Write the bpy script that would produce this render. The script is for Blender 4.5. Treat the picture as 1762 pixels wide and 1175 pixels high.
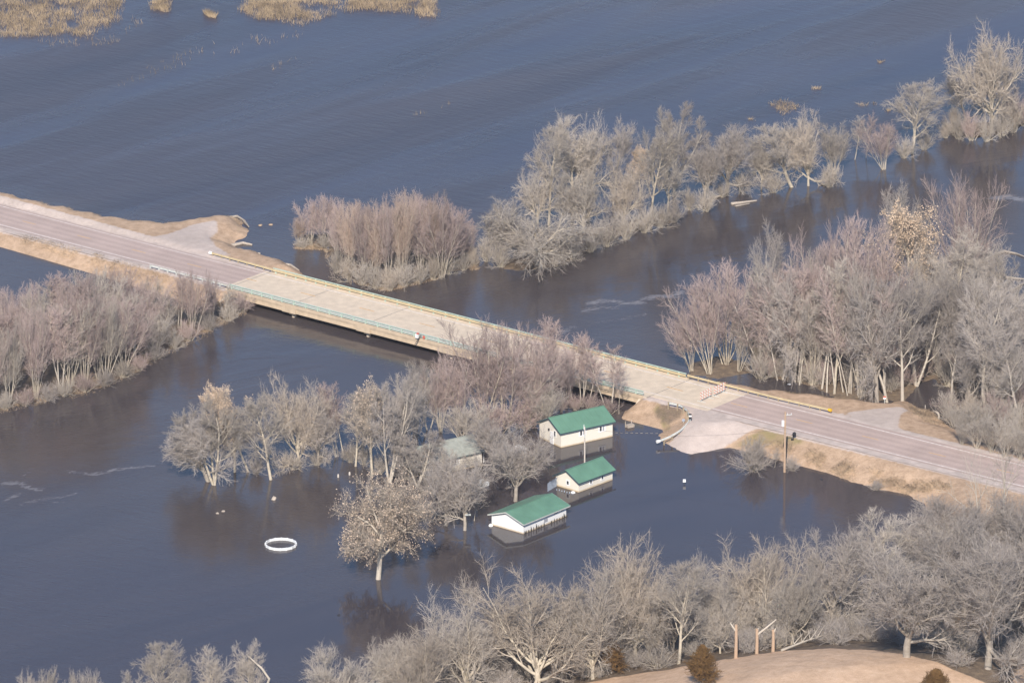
import bpy, math, random
import numpy as np
from mathutils import Vector

# ------------------------------------------------------------------ scene, camera, sky, sun
for o in list(bpy.data.objects):
    bpy.data.objects.remove(o)
scene = bpy.context.scene
C = scene.collection
RAD = math.radians

# camera: long lens from a light aircraft, about 1.17 km away and 370 m up
W_PX, H_PX = 1762.0, 1175.0
F_PX = 13000.0
PITCH = RAD(18.5)
DIST = 0.0903 * F_PX
CAM = np.array([0.0, -DIST * math.cos(PITCH), DIST * math.sin(PITCH)])
cd = bpy.data.cameras.new('camera')
cd.sensor_width = 36.0
cd.lens = F_PX / W_PX * 36.0
cd.clip_start = 5.0
cd.clip_end = 30000.0
co = bpy.data.objects.new('camera', cd)
co.location = CAM
co.rotation_euler = (math.pi / 2 - PITCH, 0, 0)
C.objects.link(co)
scene.camera = co

SUN_EL = RAD(36.0)
SUN_AZ = RAD(184.0)            # compass style, 0 = +Y, clockwise: behind the camera
world = bpy.data.worlds.new('World')
scene.world = world
world.use_nodes = True
wn = world.node_tree.nodes
wl = world.node_tree.links
bg = wn['Background']
sky = wn.new('ShaderNodeTexSky')
sky.sky_type = 'NISHITA'
sky.sun_disc = False
sky.sun_elevation = SUN_EL
sky.sun_rotation = SUN_AZ
sky.air_density = 1.0
sky.dust_density = 0.0
sky.ozone_density = 3.8
sky.altitude = 600
wl.new(sky.outputs[0], bg.inputs[0])
bg.inputs[1].default_value = 0.10

sd = bpy.data.lights.new('sun', 'SUN')
sd.energy = 4.2
sd.angle = RAD(0.53)
sd.color = (1.0, 0.91, 0.80)
so = bpy.data.objects.new('sun', sd)
sdir = Vector((math.sin(SUN_AZ) * math.cos(SUN_EL), math.cos(SUN_AZ) * math.cos(SUN_EL), math.sin(SUN_EL)))
so.rotation_euler = (-sdir).to_track_quat('-Z', 'Y').to_euler()
so.location = (0, -60, 200)
C.objects.link(so)

scene.view_settings.view_transform = 'Standard'
scene.view_settings.look = 'None'
scene.view_settings.gamma = 1.0
scene.view_settings.use_curve_mapping = False
scene.view_settings.exposure = 0.62
scene.render.resolution_x = 1024
scene.render.resolution_y = 682
try:
    scene.cycles.max_bounces = 6
    scene.cycles.transparent_max_bounces = 8
except Exception:
    pass

rng = np.random.default_rng(11)
random.seed(5)
SP, CP = math.sin(PITCH), math.cos(PITCH)


def P(px, py, z=0.0):
    """where the sight line through a photograph pixel meets the level z"""
    a = (px - W_PX / 2) / F_PX
    b = -(py - H_PX / 2) / F_PX
    d = np.array([a, CP + b * SP, -SP + b * CP])
    t = (z - CAM[2]) / d[2]
    return CAM + d * t


def m_per_px(p):
    return float(np.linalg.norm(np.asarray(p) - CAM)) / F_PX


# ------------------------------------------------------------------ small mesh helpers
def mesh_np(name, V, F4=None, F3=None, smooth=False):
    V = np.asarray(V, dtype=np.float32).reshape(-1, 3)
    parts, starts, tot = [], [], []
    n4 = 0 if F4 is None else len(F4)
    n3 = 0 if F3 is None else len(F3)
    if n4:
        parts.append(np.asarray(F4, dtype=np.int32).ravel())
    if n3:
        parts.append(np.asarray(F3, dtype=np.int32).ravel())
    loops = np.concatenate(parts)
    starts = np.concatenate([np.arange(n4) * 4, n4 * 4 + np.arange(n3) * 3]).astype(np.int32)
    me = bpy.data.meshes.new(name)
    me.vertices.add(len(V))
    me.vertices.foreach_set('co', V.ravel())
    me.loops.add(len(loops))
    me.loops.foreach_set('vertex_index', loops)
    me.polygons.add(n4 + n3)
    me.polygons.foreach_set('loop_start', starts)
    if smooth:
        me.polygons.foreach_set('use_smooth', np.ones(n4 + n3, dtype=bool))
    me.update(calc_edges=True)
    me.validate()
    return me


class MB:
    def __init__(self):
        self.v, self.f = [], []

    def quad(self, *pts):
        i = len(self.v)
        self.v += [tuple(p) for p in pts]
        self.f.append(tuple(range(i, i + len(pts))))

    def hexa(self, bot, top):
        """prism from a bottom loop to a top loop of the same length"""
        i = len(self.v)
        n = len(bot)
        self.v += [tuple(p) for p in bot] + [tuple(p) for p in top]
        self.f.append(tuple(range(i + n - 1, i - 1, -1)))
        self.f.append(tuple(range(i + n, i + 2 * n)))
        for k in range(n):
            j = (k + 1) % n
            self.f.append((i + k, i + j, i + n + j, i + n + k))

    def box(self, c, s, ax=None):
        ax = AX if ax is None else ax
        c = np.asarray(c, float)
        x, y, z = [np.asarray(a, float) * h / 2 for a, h in zip(ax, s)]
        b = [c - x - y - z, c + x - y - z, c + x + y - z, c - x + y - z]
        self.hexa(b, [p + 2 * z for p in b])
        return self

    def bar(self, p, q, w, h=None, up=(0, 0, 1)):
        p, q = np.asarray(p, float), np.asarray(q, float)
        d = q - p
        L = np.linalg.norm(d)
        d = d / L
        u = np.asarray(up, float)
        if abs(d @ u) > 0.97:
            u = np.array([0, 1.0, 0]) if abs(d[1]) < 0.9 else np.array([1.0, 0, 0])
        s = np.cross(d, u); s /= np.linalg.norm(s)
        u = np.cross(s, d)
        self.box((p + q) / 2, (L, w, h or w), (d, s, u))
        return self

    def tube(self, pts, rad, n=8, cap=True):
        pts = [np.asarray(p, float) for p in pts]
        rad = [rad] * len(pts) if np.isscalar(rad) else rad
        i0 = len(self.v)
        ref = np.array([0.3, 0.2, 0.93])
        for k, p in enumerate(pts):
            a = pts[max(k - 1, 0)]; b = pts[min(k + 1, len(pts) - 1)]
            d = (b - a) / np.linalg.norm(b - a)
            e1 = np.cross(d, ref if abs(d @ ref) < 0.9 else np.array([1.0, 0, 0])); e1 /= np.linalg.norm(e1)
            e2 = np.cross(d, e1)
            for j in range(n):
                t = 2 * math.pi * j / n
                self.v.append(tuple(p + rad[k] * (math.cos(t) * e1 + math.sin(t) * e2)))
        for k in range(len(pts) - 1):
            for j in range(n):
                a = i0 + k * n + j; b = i0 + k * n + (j + 1) % n
                self.f.append((a, b, b + n, a + n))
        if cap:
            self.f.append(tuple(range(i0 + n - 1, i0 - 1, -1)))
            self.f.append(tuple(range(i0 + (len(pts) - 1) * n, i0 + len(pts) * n)))
        return self

    def build(self, name, mat, parent=None, origin=None):
        V = np.array(self.v, float)
        loc = np.zeros(3)
        if origin is not None:
            loc = np.asarray(origin, float)
        elif parent is None:
            loc = np.array([(V[:, 0].min() + V[:, 0].max()) / 2, (V[:, 1].min() + V[:, 1].max()) / 2, V[:, 2].min()])
        if parent is not None:
            V = V - np.array(parent.get('_o', (0, 0, 0)))
            loc = np.zeros(3)
        else:
            V = V - loc
        me = bpy.data.meshes.new(name)
        me.from_pydata([tuple(v) for v in V], [], self.f)
        me.materials.append(mat)
        me.update()
        ob = bpy.data.objects.new(name, me)
        C.objects.link(ob)
        if parent is not None:
            ob.parent = parent
            ob['_o'] = tuple(parent.get('_o', (0, 0, 0)))
        else:
            ob.location = loc
            ob['_o'] = tuple(loc)
        return ob


AX = (np.array([1.0, 0, 0]), np.array([0, 1.0, 0]), np.array([0, 0, 1.0]))


def tag(o, label=None, cat=None, group=None, kind=None):
    if label: o['label'] = label
    if cat: o['category'] = cat
    if group: o['group'] = group
    if kind: o['kind'] = kind
    return o


def thing(name, label, cat, loc, group=None):
    o = bpy.data.objects.new(name, None)
    o.empty_display_size = 0.2
    o.location = tuple(loc)
    o['_o'] = tuple(float(v) for v in loc)
    C.objects.link(o)
    return tag(o, label, cat, group)


# ------------------------------------------------------------------ materials
def mat_new(name):
    m = bpy.data.materials.new(name)
    m.use_nodes = True
    nt = m.node_tree
    return m, nt.nodes, nt.links, nt.nodes['Principled BSDF']


def plain(name, col, rough=0.6, var=0.12, scale=3.0, bump=0.0, metallic=0.0, spec=0.3, objvar=0.0):
    """one colour, uneven in a fine grain"""
    m, n, l, b = mat_new(name)
    tc = n.new('ShaderNodeTexCoord')
    nz = n.new('ShaderNodeTexNoise'); nz.inputs['Scale'].default_value = scale; nz.inputs['Detail'].default_value = 5
    l.new(tc.outputs['Object'], nz.inputs['Vector'])
    mr = n.new('ShaderNodeMapRange')
    mr.inputs[1].default_value = 0.3; mr.inputs[2].default_value = 0.7
    mr.inputs[3].default_value = 1 - var; mr.inputs[4].default_value = 1 + var
    l.new(nz.outputs[0], mr.inputs[0])
    mx = n.new('ShaderNodeMix'); mx.data_type = 'RGBA'; mx.blend_type = 'MULTIPLY'
    mx.inputs[0].default_value = 1.0
    mx.inputs[6].default_value = (*col, 1)
    fac = mr.outputs[0]
    if objvar:
        oi = n.new('ShaderNodeObjectInfo')
        m2 = n.new('ShaderNodeMapRange'); m2.inputs[3].default_value = 1 - objvar; m2.inputs[4].default_value = 1 + objvar
        l.new(oi.outputs['Random'], m2.inputs[0])
        mu = n.new('ShaderNodeMath'); mu.operation = 'MULTIPLY'
        l.new(fac, mu.inputs[0]); l.new(m2.outputs[0], mu.inputs[1])
        fac = mu.outputs[0]
    l.new(fac, mx.inputs[7])
    l.new(mx.outputs[2], b.inputs['Base Color'])
    b.inputs['Roughness'].default_value = rough
    b.inputs['Metallic'].default_value = metallic
    b.inputs['Specular IOR Level'].default_value = spec
    if bump:
        bp = n.new('ShaderNodeBump'); bp.inputs['Strength'].default_value = bump; bp.inputs['Distance'].default_value = 0.03
        l.new(nz.outputs[0], bp.inputs['Height']); l.new(bp.outputs[0], b.inputs['Normal'])
    return m


M = {}
M['joint'] = plain('joint_seal', (0.30, 0.26, 0.22), 0.9, 0.3, 3)
M['gravel'] = plain('gravel', (0.50, 0.42, 0.375), 0.95, 0.16, 0.7, bump=0.3)
M['concrete'] = plain('concrete', (0.61, 0.51, 0.395), 0.85, 0.10, 0.8)
M['fascia'] = plain('fascia_concrete', (0.50, 0.40, 0.29), 0.85, 0.12, 1.2)
M['teal'] = plain('teal_paint', (0.40, 0.50, 0.43), 0.5, 0.12, 4)
M['beam'] = plain('weathered_beam', (0.50, 0.41, 0.25), 0.55, 0.12, 2)
M['galv'] = plain('galvanised_steel', (0.50, 0.52, 0.50), 0.45, 0.1, 3)
M['wood_post'] = plain('wood_post', (0.33, 0.27, 0.19), 0.9, 0.2, 8)
M['pole'] = plain('pole_wood', (0.42, 0.30, 0.21), 0.9, 0.15, 5)
M['palepole'] = plain('pale_pole_wood', (0.52, 0.47, 0.42), 0.9, 0.15, 5)
M['white'] = plain('white_paint', (0.78, 0.78, 0.78), 0.5, 0.06, 2)
M['yellow'] = plain('yellow_reflector', (0.75, 0.42, 0.03), 0.5, 0.1, 4)
M['dark'] = plain('dark_panel', (0.035, 0.037, 0.045), 0.5, 0.2, 5)
M['black'] = plain('black_plastic', (0.02, 0.02, 0.024), 0.5, 0.2, 5)
M['red'] = plain('faded_red', (0.55, 0.14, 0.10), 0.6, 0.1, 4)
M['linew'] = plain('road_paint_white', (0.66, 0.60, 0.56), 0.8, 0.22, 2.2)
M['liney'] = plain('road_paint_yellow', (0.58, 0.36, 0.16), 0.8, 0.25, 2.2)
M['green_roof'] = plain('green_metal_roof', (0.115, 0.235, 0.165), 0.5, 0.12, 0.45, spec=0.5)
M['grey_roof'] = plain('grey_green_shingles', (0.29, 0.305, 0.275), 0.85, 0.15, 2.0)
M['trim'] = plain('dark_trim', (0.05, 0.085, 0.10), 0.6, 0.1, 3)
M['glass'] = plain('window_glass', (0.03, 0.035, 0.045), 0.12, 0.1, 2, spec=0.6)
M['pane_light'] = plain('curtained_pane', (0.35, 0.36, 0.40), 0.25, 0.1, 2, spec=0.5)
M['bluegrey'] = plain('blue_grey_boards', (0.30, 0.35, 0.43), 0.8, 0.15, 4)
M['driftwood'] = plain('driftwood', (0.36, 0.31, 0.26), 0.9, 0.25, 5, objvar=0.2)
M['stalk'] = plain('dark_stalks', (0.045, 0.04, 0.035), 0.9, 0.3, 8)
M['reed'] = plain('dry_reed', (0.34, 0.26, 0.17), 0.9, 0.45, 0.30)
M['tuft'] = plain('dry_tuft', (0.40, 0.30, 0.205), 0.9, 0.45, 0.5)
M['cedar'] = plain('cedar_needles', (0.15, 0.085, 0.03), 0.9, 0.45, 1.6)
M['bark'] = plain('bark_grey_tan', (0.44, 0.385, 0.305), 0.95, 0.22, 2.0, objvar=0.10)
M['bark_dark'] = plain('bark_grey', (0.33, 0.29, 0.245), 0.95, 0.22, 2.0, objvar=0.12)
M['bark_pale'] = plain('bark_pale', (0.46, 0.41, 0.345), 0.95, 0.15, 2.0, objvar=0.06)
M['leaf'] = plain('dry_leaf', (0.60, 0.47, 0.36), 0.9, 0.30, 1.1, objvar=0.05)
M['leaf_orange'] = plain('dry_orange_leaf', (0.62, 0.47, 0.34), 0.9, 0.30, 1.1)
M['panelwhite'] = plain('pool_panel_white', (0.74, 0.75, 0.76), 0.4, 0.14, 1.2)


def twig_mat(name, base, tip):
    m, n, l, b = mat_new(name)
    at = n.new('ShaderNodeAttribute'); at.attribute_name = 'tip'
    mx = n.new('ShaderNodeMix'); mx.data_type = 'RGBA'
    mx.inputs[6].default_value = (*base, 1); mx.inputs[7].default_value = (*tip, 1)
    l.new(at.outputs['Fac'], mx.inputs[0])
    oi = n.new('ShaderNodeObjectInfo')
    mr = n.new('ShaderNodeMapRange'); mr.inputs[3].default_value = 0.78; mr.inputs[4].default_value = 1.20
    l.new(oi.outputs['Random'], mr.inputs[0])
    tc = n.new('ShaderNodeTexCoord')
    nz = n.new('ShaderNodeTexNoise'); nz.inputs['Scale'].default_value = 0.7; nz.inputs['Detail'].default_value = 3
    l.new(tc.outputs['Object'], nz.inputs['Vector'])
    m3 = n.new('ShaderNodeMapRange'); m3.inputs[1].default_value = 0.3; m3.inputs[2].default_value = 0.7
    m3.inputs[3].default_value = 0.85; m3.inputs[4].default_value = 1.15
    l.new(nz.outputs[0], m3.inputs[0])
    mu = n.new('ShaderNodeMath'); mu.operation = 'MULTIPLY'
    l.new(mr.outputs[0], mu.inputs[0]); l.new(m3.outputs[0], mu.inputs[1])
    m2 = n.new('ShaderNodeMix'); m2.data_type = 'RGBA'; m2.blend_type = 'MULTIPLY'; m2.inputs[0].default_value = 1
    l.new(mx.outputs[2], m2.inputs[6]); l.new(mu.outputs[0], m2.inputs[7])
    l.new(m2.outputs[2], b.inputs['Base Color'])
    b.inputs['Roughness'].default_value = 0.9
    b.inputs['Specular IOR Level'].default_value = 0.15
    return m


M['twig'] = twig_mat('twig_grey_tan', (0.47, 0.42, 0.355), (0.385, 0.34, 0.30))
M['twig_red'] = twig_mat('twig_reddish', (0.46, 0.405, 0.36), (0.385, 0.295, 0.275))
M['twig_grey'] = twig_mat('twig_grey', (0.42, 0.38, 0.335), (0.345, 0.305, 0.28))
M['twig_warm'] = twig_mat('twig_warm', (0.47, 0.40, 0.335), (0.43, 0.325, 0.265))
M['twig_tan'] = twig_mat('twig_tan', (0.46, 0.40, 0.33), (0.40, 0.34, 0.285))


def asphalt_mat():
    m, n, l, b = mat_new('asphalt')
    tc = n.new('ShaderNodeTexCoord')
    at = n.new('ShaderNodeAttribute'); at.attribute_name = 'lane'      # metres across the road
    # wheel tracks: polished darker bands along each lane
    sn = n.new('ShaderNodeMath'); sn.operation = 'MULTIPLY'; sn.inputs[1].default_value = 2 * math.pi / 1.8
    l.new(at.outputs['Fac'], sn.inputs[0])
    cs = n.new('ShaderNodeMath'); cs.operation = 'COSINE'; l.new(sn.outputs[0], cs.inputs[0])
    nz = n.new('ShaderNodeTexNoise'); nz.inputs['Scale'].default_value = 0.25; nz.inputs['Detail'].default_value = 6
    l.new(tc.outputs['Object'], nz.inputs['Vector'])
    n2 = n.new('ShaderNodeTexNoise'); n2.inputs['Scale'].default_value = 4.0; n2.inputs['Detail'].default_value = 6
    l.new(tc.outputs['Object'], n2.inputs['Vector'])
    mr = n.new('ShaderNodeMapRange'); mr.inputs[1].default_value = -1; mr.inputs[2].default_value = 1
    mr.inputs[3].default_value = 0.93; mr.inputs[4].default_value = 1.05
    l.new(cs.outputs[0], mr.inputs[0])
    a1 = n.new('ShaderNodeMath'); a1.operation = 'MULTIPLY_ADD'; a1.inputs[1].default_value = 0.35; a1.inputs[2].default_value = 0.66
    l.new(nz.outputs[0], a1.inputs[0])
    a2 = n.new('ShaderNodeMath'); a2.operation = 'MULTIPLY_ADD'; a2.inputs[1].default_value = 0.3
    l.new(n2.outputs[0], a2.inputs[0]); l.new(a1.outputs[0], a2.inputs[2])
    mu = n.new('ShaderNodeMath'); mu.operation = 'MULTIPLY'
    l.new(mr.outputs[0], mu.inputs[0]); l.new(a2.outputs[0], mu.inputs[1])
    mx = n.new('ShaderNodeMix'); mx.data_type = 'RGBA'; mx.blend_type = 'MULTIPLY'; mx.inputs[0].default_value = 1
    mx.inputs[6].default_value = (0.45, 0.35, 0.31, 1)
    l.new(mu.outputs[0], mx.inputs[7]); l.new(mx.outputs[2], b.inputs['Base Color'])
    b.inputs['Roughness'].default_value = 0.85
    b.inputs['Specular IOR Level'].default_value = 0.25
    return m


M['asphalt'] = asphalt_mat()


def ground_mat():
    m, n, l, b = mat_new('ground_cover')
    geo = n.new('ShaderNodeNewGeometry')
    at = n.new('ShaderNodeAttribute'); at.attribute_name = 'cover'
    sep = n.new('ShaderNodeSeparateColor'); l.new(at.outputs['Color'], sep.inputs[0])

    def noise(s, d=6, rough=0.6):
        z = n.new('ShaderNodeTexNoise'); z.inputs['Scale'].default_value = s; z.inputs['Detail'].default_value = d
        z.inputs['Roughness'].default_value = rough
        l.new(geo.outputs['Position'], z.inputs['Vector']); return z.outputs[0]

    def ramp(fac, stops):
        r = n.new('ShaderNodeValToRGB')
        while len(r.color_ramp.elements) < len(stops):
            r.color_ramp.elements.new(0.5)
        for e, (p, c) in zip(r.color_ramp.elements, stops):
            e.position = p; e.color = (*c, 1)
        l.new(fac, r.inputs[0]); return r.outputs[0]

    def mix(f, a, c):
        x = n.new('ShaderNodeMix'); x.data_type = 'RGBA'
        l.new(f, x.inputs[0]); l.new(a, x.inputs[6]); l.new(c, x.inputs[7]); return x.outputs[2]

    def mask(ch, nz, amt=0.35):
        a = n.new('ShaderNodeMath'); a.operation = 'MULTIPLY_ADD'; a.inputs[1].default_value = amt
        s = n.new('ShaderNodeMath'); s.operation = 'SUBTRACT'; s.inputs[1].default_value = 0.5
        l.new(nz, s.inputs[0]); l.new(s.outputs[0], a.inputs[0]); l.new(ch, a.inputs[2])
        r = n.new('ShaderNodeMapRange'); r.inputs[1].default_value = 0.38; r.inputs[2].default_value = 0.62
        l.new(a.outputs[0], r.inputs[0]); return r.outputs[0]

    nb, nm, nf = noise(0.12, 4), noise(0.9, 5), noise(5.0, 6, 0.7)
    mixn = n.new('ShaderNodeMath'); mixn.operation = 'MULTIPLY_ADD'; mixn.inputs[1].default_value = 0.5
    hf = n.new('ShaderNodeMath'); hf.operation = 'MULTIPLY'; hf.inputs[1].default_value = 0.5
    l.new(nf, hf.inputs[0]); l.new(nm, mixn.inputs[0]); l.new(hf.outputs[0], mixn.inputs[2])
    grass = ramp(mixn.outputs[0], [(0.34, (0.29, 0.20, 0.13)), (0.49, (0.43, 0.305, 0.21)), (0.65, (0.56, 0.405, 0.285))])
    gravel = ramp(mixn.outputs[0], [(0.35, (0.43, 0.36, 0.32)), (0.52, (0.50, 0.42, 0.375)), (0.68, (0.57, 0.49, 0.44))])
    litter = ramp(mixn.outputs[0], [(0.34, (0.10, 0.075, 0.055)), (0.5, (0.17, 0.13, 0.095)), (0.64, (0.27, 0.20, 0.13))])
    green = ramp(mixn.outputs[0], [(0.35, (0.20, 0.17, 0.07)), (0.65, (0.30, 0.24, 0.12))])
    c = mix(mask(sep.outputs[1], nm, 0.5), grass, green)
    c = mix(mask(sep.outputs[2], nm, 0.6), c, litter)
    c = mix(mask(sep.outputs[0], nm, 0.5), c, gravel)
    hay = ramp(mixn.outputs[0], [(0.34, (0.44, 0.30, 0.20)), (0.49, (0.56, 0.39, 0.265)), (0.65, (0.66, 0.48, 0.34))])
    c = mix(mask(at.outputs['Alpha'], nm, 0.3), c, hay)
    # drifts of paler and duller turf
    br = n.new('ShaderNodeMapRange'); br.inputs[1].default_value = 0.3; br.inputs[2].default_value = 0.7
    br.inputs[3].default_value = 0.88; br.inputs[4].default_value = 1.10
    l.new(nb, br.inputs[0])
    x = n.new('ShaderNodeMix'); x.data_type = 'RGBA'; x.blend_type = 'MULTIPLY'; x.inputs[0].default_value = 1
    l.new(c, x.inputs[6]); l.new(br.outputs[0], x.inputs[7])
    l.new(x.outputs[2], b.inputs['Base Color'])
    b.inputs['Roughness'].default_value = 0.95
    b.inputs['Specular IOR Level'].default_value = 0.1
    bp = n.new('ShaderNodeBump'); bp.inputs['Strength'].default_value = 0.5; bp.inputs['Distance'].default_value = 0.25
    l.new(mixn.outputs[0], bp.inputs['Height']); l.new(bp.outputs[0], b.inputs['Normal'])
    return m


M['ground'] = ground_mat()


def water_mat():
    m, n, l, b = mat_new('flood_water')
    geo = n.new('ShaderNodeNewGeometry')
    at = n.new('ShaderNodeAttribute'); at.attribute_name = 'wind'
    sep = n.new('ShaderNodeSeparateColor'); l.new(at.outputs['Color'], sep.inputs[0])   # R wind, G foam, B current

    def noise(scale, rot, stretch, d=3, rough=0.5, dist=0.0):
        m0 = n.new('ShaderNodeMapping'); m0.inputs['Rotation'].default_value = (0, 0, RAD(-rot))
        mp = n.new('ShaderNodeMapping'); mp.inputs['Scale'].default_value = (scale / stretch, scale, scale)
        l.new(geo.outputs['Position'], m0.inputs['Vector']); l.new(m0.outputs[0], mp.inputs['Vector'])
        z = n.new('ShaderNodeTexNoise'); z.inputs['Scale'].default_value = 1; z.inputs['Detail'].default_value = d
        z.inputs['Roughness'].default_value = rough; z.inputs['Distortion'].default_value = dist
        l.new(mp.outputs[0], z.inputs['Vector']); return z.outputs[0]

    def math_(op, a, c, d=None):
        x = n.new('ShaderNodeMath'); x.operation = op
        for i, v in enumerate((a, c, d)):
            if v is None: continue
            if isinstance(v, (int, float)): x.inputs[i].default_value = v
            else: l.new(v, x.inputs[i])
        return x.outputs[0]

    wave1 = noise(0.8, -33, 3.2, 3, 0.55, 0.4)     # metre-long wind waves
    wave2 = noise(2.4, -22, 2.2, 3, 0.6)
    gust = noise(0.030, 47, 6.0, 4, 0.6, 0.3)      # long wind streaks
    swirl = noise(0.10, 30, 2.6, 4, 0.6, 1.2)
    g = n.new('ShaderNodeMapRange'); g.inputs[1].default_value = 0.34; g.inputs[2].default_value = 0.66
    g.inputs[3].default_value = 0.10; g.inputs[4].default_value = 1.7
    l.new(gust, g.inputs[0])
    wind = math_('MULTIPLY', sep.outputs[0], g.outputs[0])
    h = math_('ADD', math_('MULTIPLY', wave1, 0.42), math_('MULTIPLY', wave2, 0.24))
    h = math_('MULTIPLY', h, wind)
    h = math_('ADD', h, math_('MULTIPLY', math_('MULTIPLY', swirl, sep.outputs[2]), 1.2))
    bp = n.new('ShaderNodeBump'); bp.inputs['Strength'].default_value = 1.0; bp.inputs['Distance'].default_value = 0.16
    l.new(h, bp.inputs['Height'])
    # muddy body colour, silt carried in drifts
    silt = noise(0.025, 40, 3.5, 5, 0.6, 0.6)
    def ramp2(c0, c1):
        r = n.new('ShaderNodeValToRGB')
        r.color_ramp.elements[0].position = 0.34; r.color_ramp.elements[0].color = (*c0, 1)
        r.color_ramp.elements[1].position = 0.68; r.color_ramp.elements[1].color = (*c1, 1)
        l.new(silt, r.inputs[0]); return r.outputs[0]
    al = n.new('ShaderNodeAttribute'); al.attribute_name = 'blue_tint'       # bluer lake body, missing blue sky reflection put into the colour
    r = n.new('ShaderNodeMix'); r.data_type = 'RGBA'
    l.new(al.outputs['Fac'], r.inputs[0])
    l.new(ramp2((0.048, 0.041, 0.045), (0.076, 0.063, 0.060)), r.inputs[6]); l.new(ramp2((0.036, 0.031, 0.044), (0.064, 0.053, 0.064)), r.inputs[7])
    # foam and broken water where the current runs over snags
    fo = noise(1.0, 20, 2.6, 6, 0.75, 1.5)
    f = n.new('ShaderNodeMapRange'); f.inputs[1].default_value = 0.95; f.inputs[2].default_value = 1.35
    l.new(math_('ADD', fo, sep.outputs[1]), f.inputs[0])
    mx = n.new('ShaderNodeMix'); mx.data_type = 'RGBA'
    l.new(math_('MULTIPLY', f.outputs[0], 0.62), mx.inputs[0]); l.new(r.outputs[2], mx.inputs[6]); mx.inputs[7].default_value = (0.42, 0.42, 0.46, 1)
    l.new(mx.outputs[2], b.inputs['Base Color'])
    b.inputs['IOR'].default_value = 1.35
    b.inputs['Specular IOR Level'].default_value = 0.5
    rr = n.new('ShaderNodeMapRange'); rr.inputs[3].default_value = 0.04; rr.inputs[4].default_value = 0.34
    l.new(wind, rr.inputs[0])
    l.new(math_('ADD', rr.outputs[0], math_('MULTIPLY', f.outputs[0], 0.5)), b.inputs['Roughness'])
    l.new(bp.outputs[0], b.inputs['Normal'])
    return m


M['water'] = water_mat()


def siding_mat(name, col):
    """lap siding, turning tan in an uneven band just above the flood"""
    m, n, l, b = mat_new(name)
    geo = n.new('ShaderNodeNewGeometry')
    sx = n.new('ShaderNodeSeparateXYZ'); l.new(geo.outputs['Position'], sx.inputs[0])
    nz = n.new('ShaderNodeTexNoise'); nz.inputs['Scale'].default_value = 1.5; nz.inputs['Detail'].default_value = 5
    l.new(geo.outputs['Position'], nz.inputs['Vector'])
    a = n.new('ShaderNodeMath'); a.operation = 'MULTIPLY_ADD'; a.inputs[1].default_value = 0.25
    l.new(nz.outputs[0], a.inputs[0]); l.new(sx.outputs[2], a.inputs[2])
    mr = n.new('ShaderNodeMapRange'); mr.inputs[1].default_value = 0.22; mr.inputs[2].default_value = 0.42
    mr.inputs[3].default_value = 0.75; mr.inputs[4].default_value = 0.0
    l.new(a.outputs[0], mr.inputs[0])
    mx = n.new('ShaderNodeMix'); mx.data_type = 'RGBA'
    mx.inputs[6].default_value = (*col, 1)
    mx.inputs[7].default_value = (0.50, 0.37, 0.20, 1)
    l.new(mr.outputs[0], mx.inputs[0]); l.new(mx.outputs[2], b.inputs['Base Color'])
    b.inputs['Roughness'].default_value = 0.6
    wv = n.new('ShaderNodeTexWave'); wv.wave_type = 'BANDS'; wv.bands_direction = 'Z'; wv.wave_profile = 'SAW'
    wv.inputs['Scale'].default_value = 1.6
    l.new(geo.outputs['Position'], wv.inputs['Vector'])
    bp = n.new('ShaderNodeBump'); bp.inputs['Strength'].default_value = 0.35; bp.inputs['Distance'].default_value = 0.02
    l.new(wv.outputs[1], bp.inputs['Height']); l.new(bp.outputs[0], b.inputs['Normal'])
    return m


M['cream'] = siding_mat('cream_siding', (0.75, 0.70, 0.61))
M['whitewall'] = siding_mat('white_siding', (0.80, 0.80, 0.80))


def stripe_mat():
    m, n, l, b = mat_new('barricade_stripes')
    tc = n.new('ShaderNodeTexCoord')
    wv = n.new('ShaderNodeTexWave'); wv.wave_type = 'BANDS'; wv.bands_direction = 'DIAGONAL'
    wv.inputs['Scale'].default_value = 0.95
    l.new(tc.outputs['Object'], wv.inputs['Vector'])
    r = n.new('ShaderNodeValToRGB'); r.color_ramp.interpolation = 'CONSTANT'
    r.color_ramp.elements[0].color = (0.66, 0.33, 0.25, 1)
    r.color_ramp.elements[1].position = 0.5; r.color_ramp.elements[1].color = (0.80, 0.76, 0.72, 1)
    l.new(wv.outputs[1], r.inputs[0]); l.new(r.outputs[0], b.inputs['Base Color'])
    b.inputs['Roughness'].default_value = 0.5
    return m


M['stripes'] = stripe_mat()

# ------------------------------------------------------------------ road line
RO = P(432, 481.3, 2.2)
RE = P(1225, 685.5, 2.2)
U = (RE - RO); BR_LEN = float(np.linalg.norm(U)); U = U / BR_LEN
N_ = np.array([-U[1], U[0], 0.0])                       # towards the far side


def R(s, t, z):
    p = RO + U * s + N_ * t
    return np.array([p[0], p[1], z])


def road_st(p):
    d = np.asarray(p) - RO
    return float(d @ U), float(d @ N_)


cl = [P(0, 372.0, 1.15), P(215, 426.4, 1.45), P(330, 455.5, 1.9), RO.copy(), RE.copy(), P(1400, 729, 2.3), P(1762, 818, 2.45)]
d0 = cl[0] - cl[1]; d0 = d0 / np.linalg.norm(d0) * 500; d0[2] = 0
d1 = cl[-1] - cl[-2]; d1 = d1 / np.linalg.norm(d1) * 500; d1[2] = 0
cl = [cl[0] + d0] + cl + [cl[-1] + d1]
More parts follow.
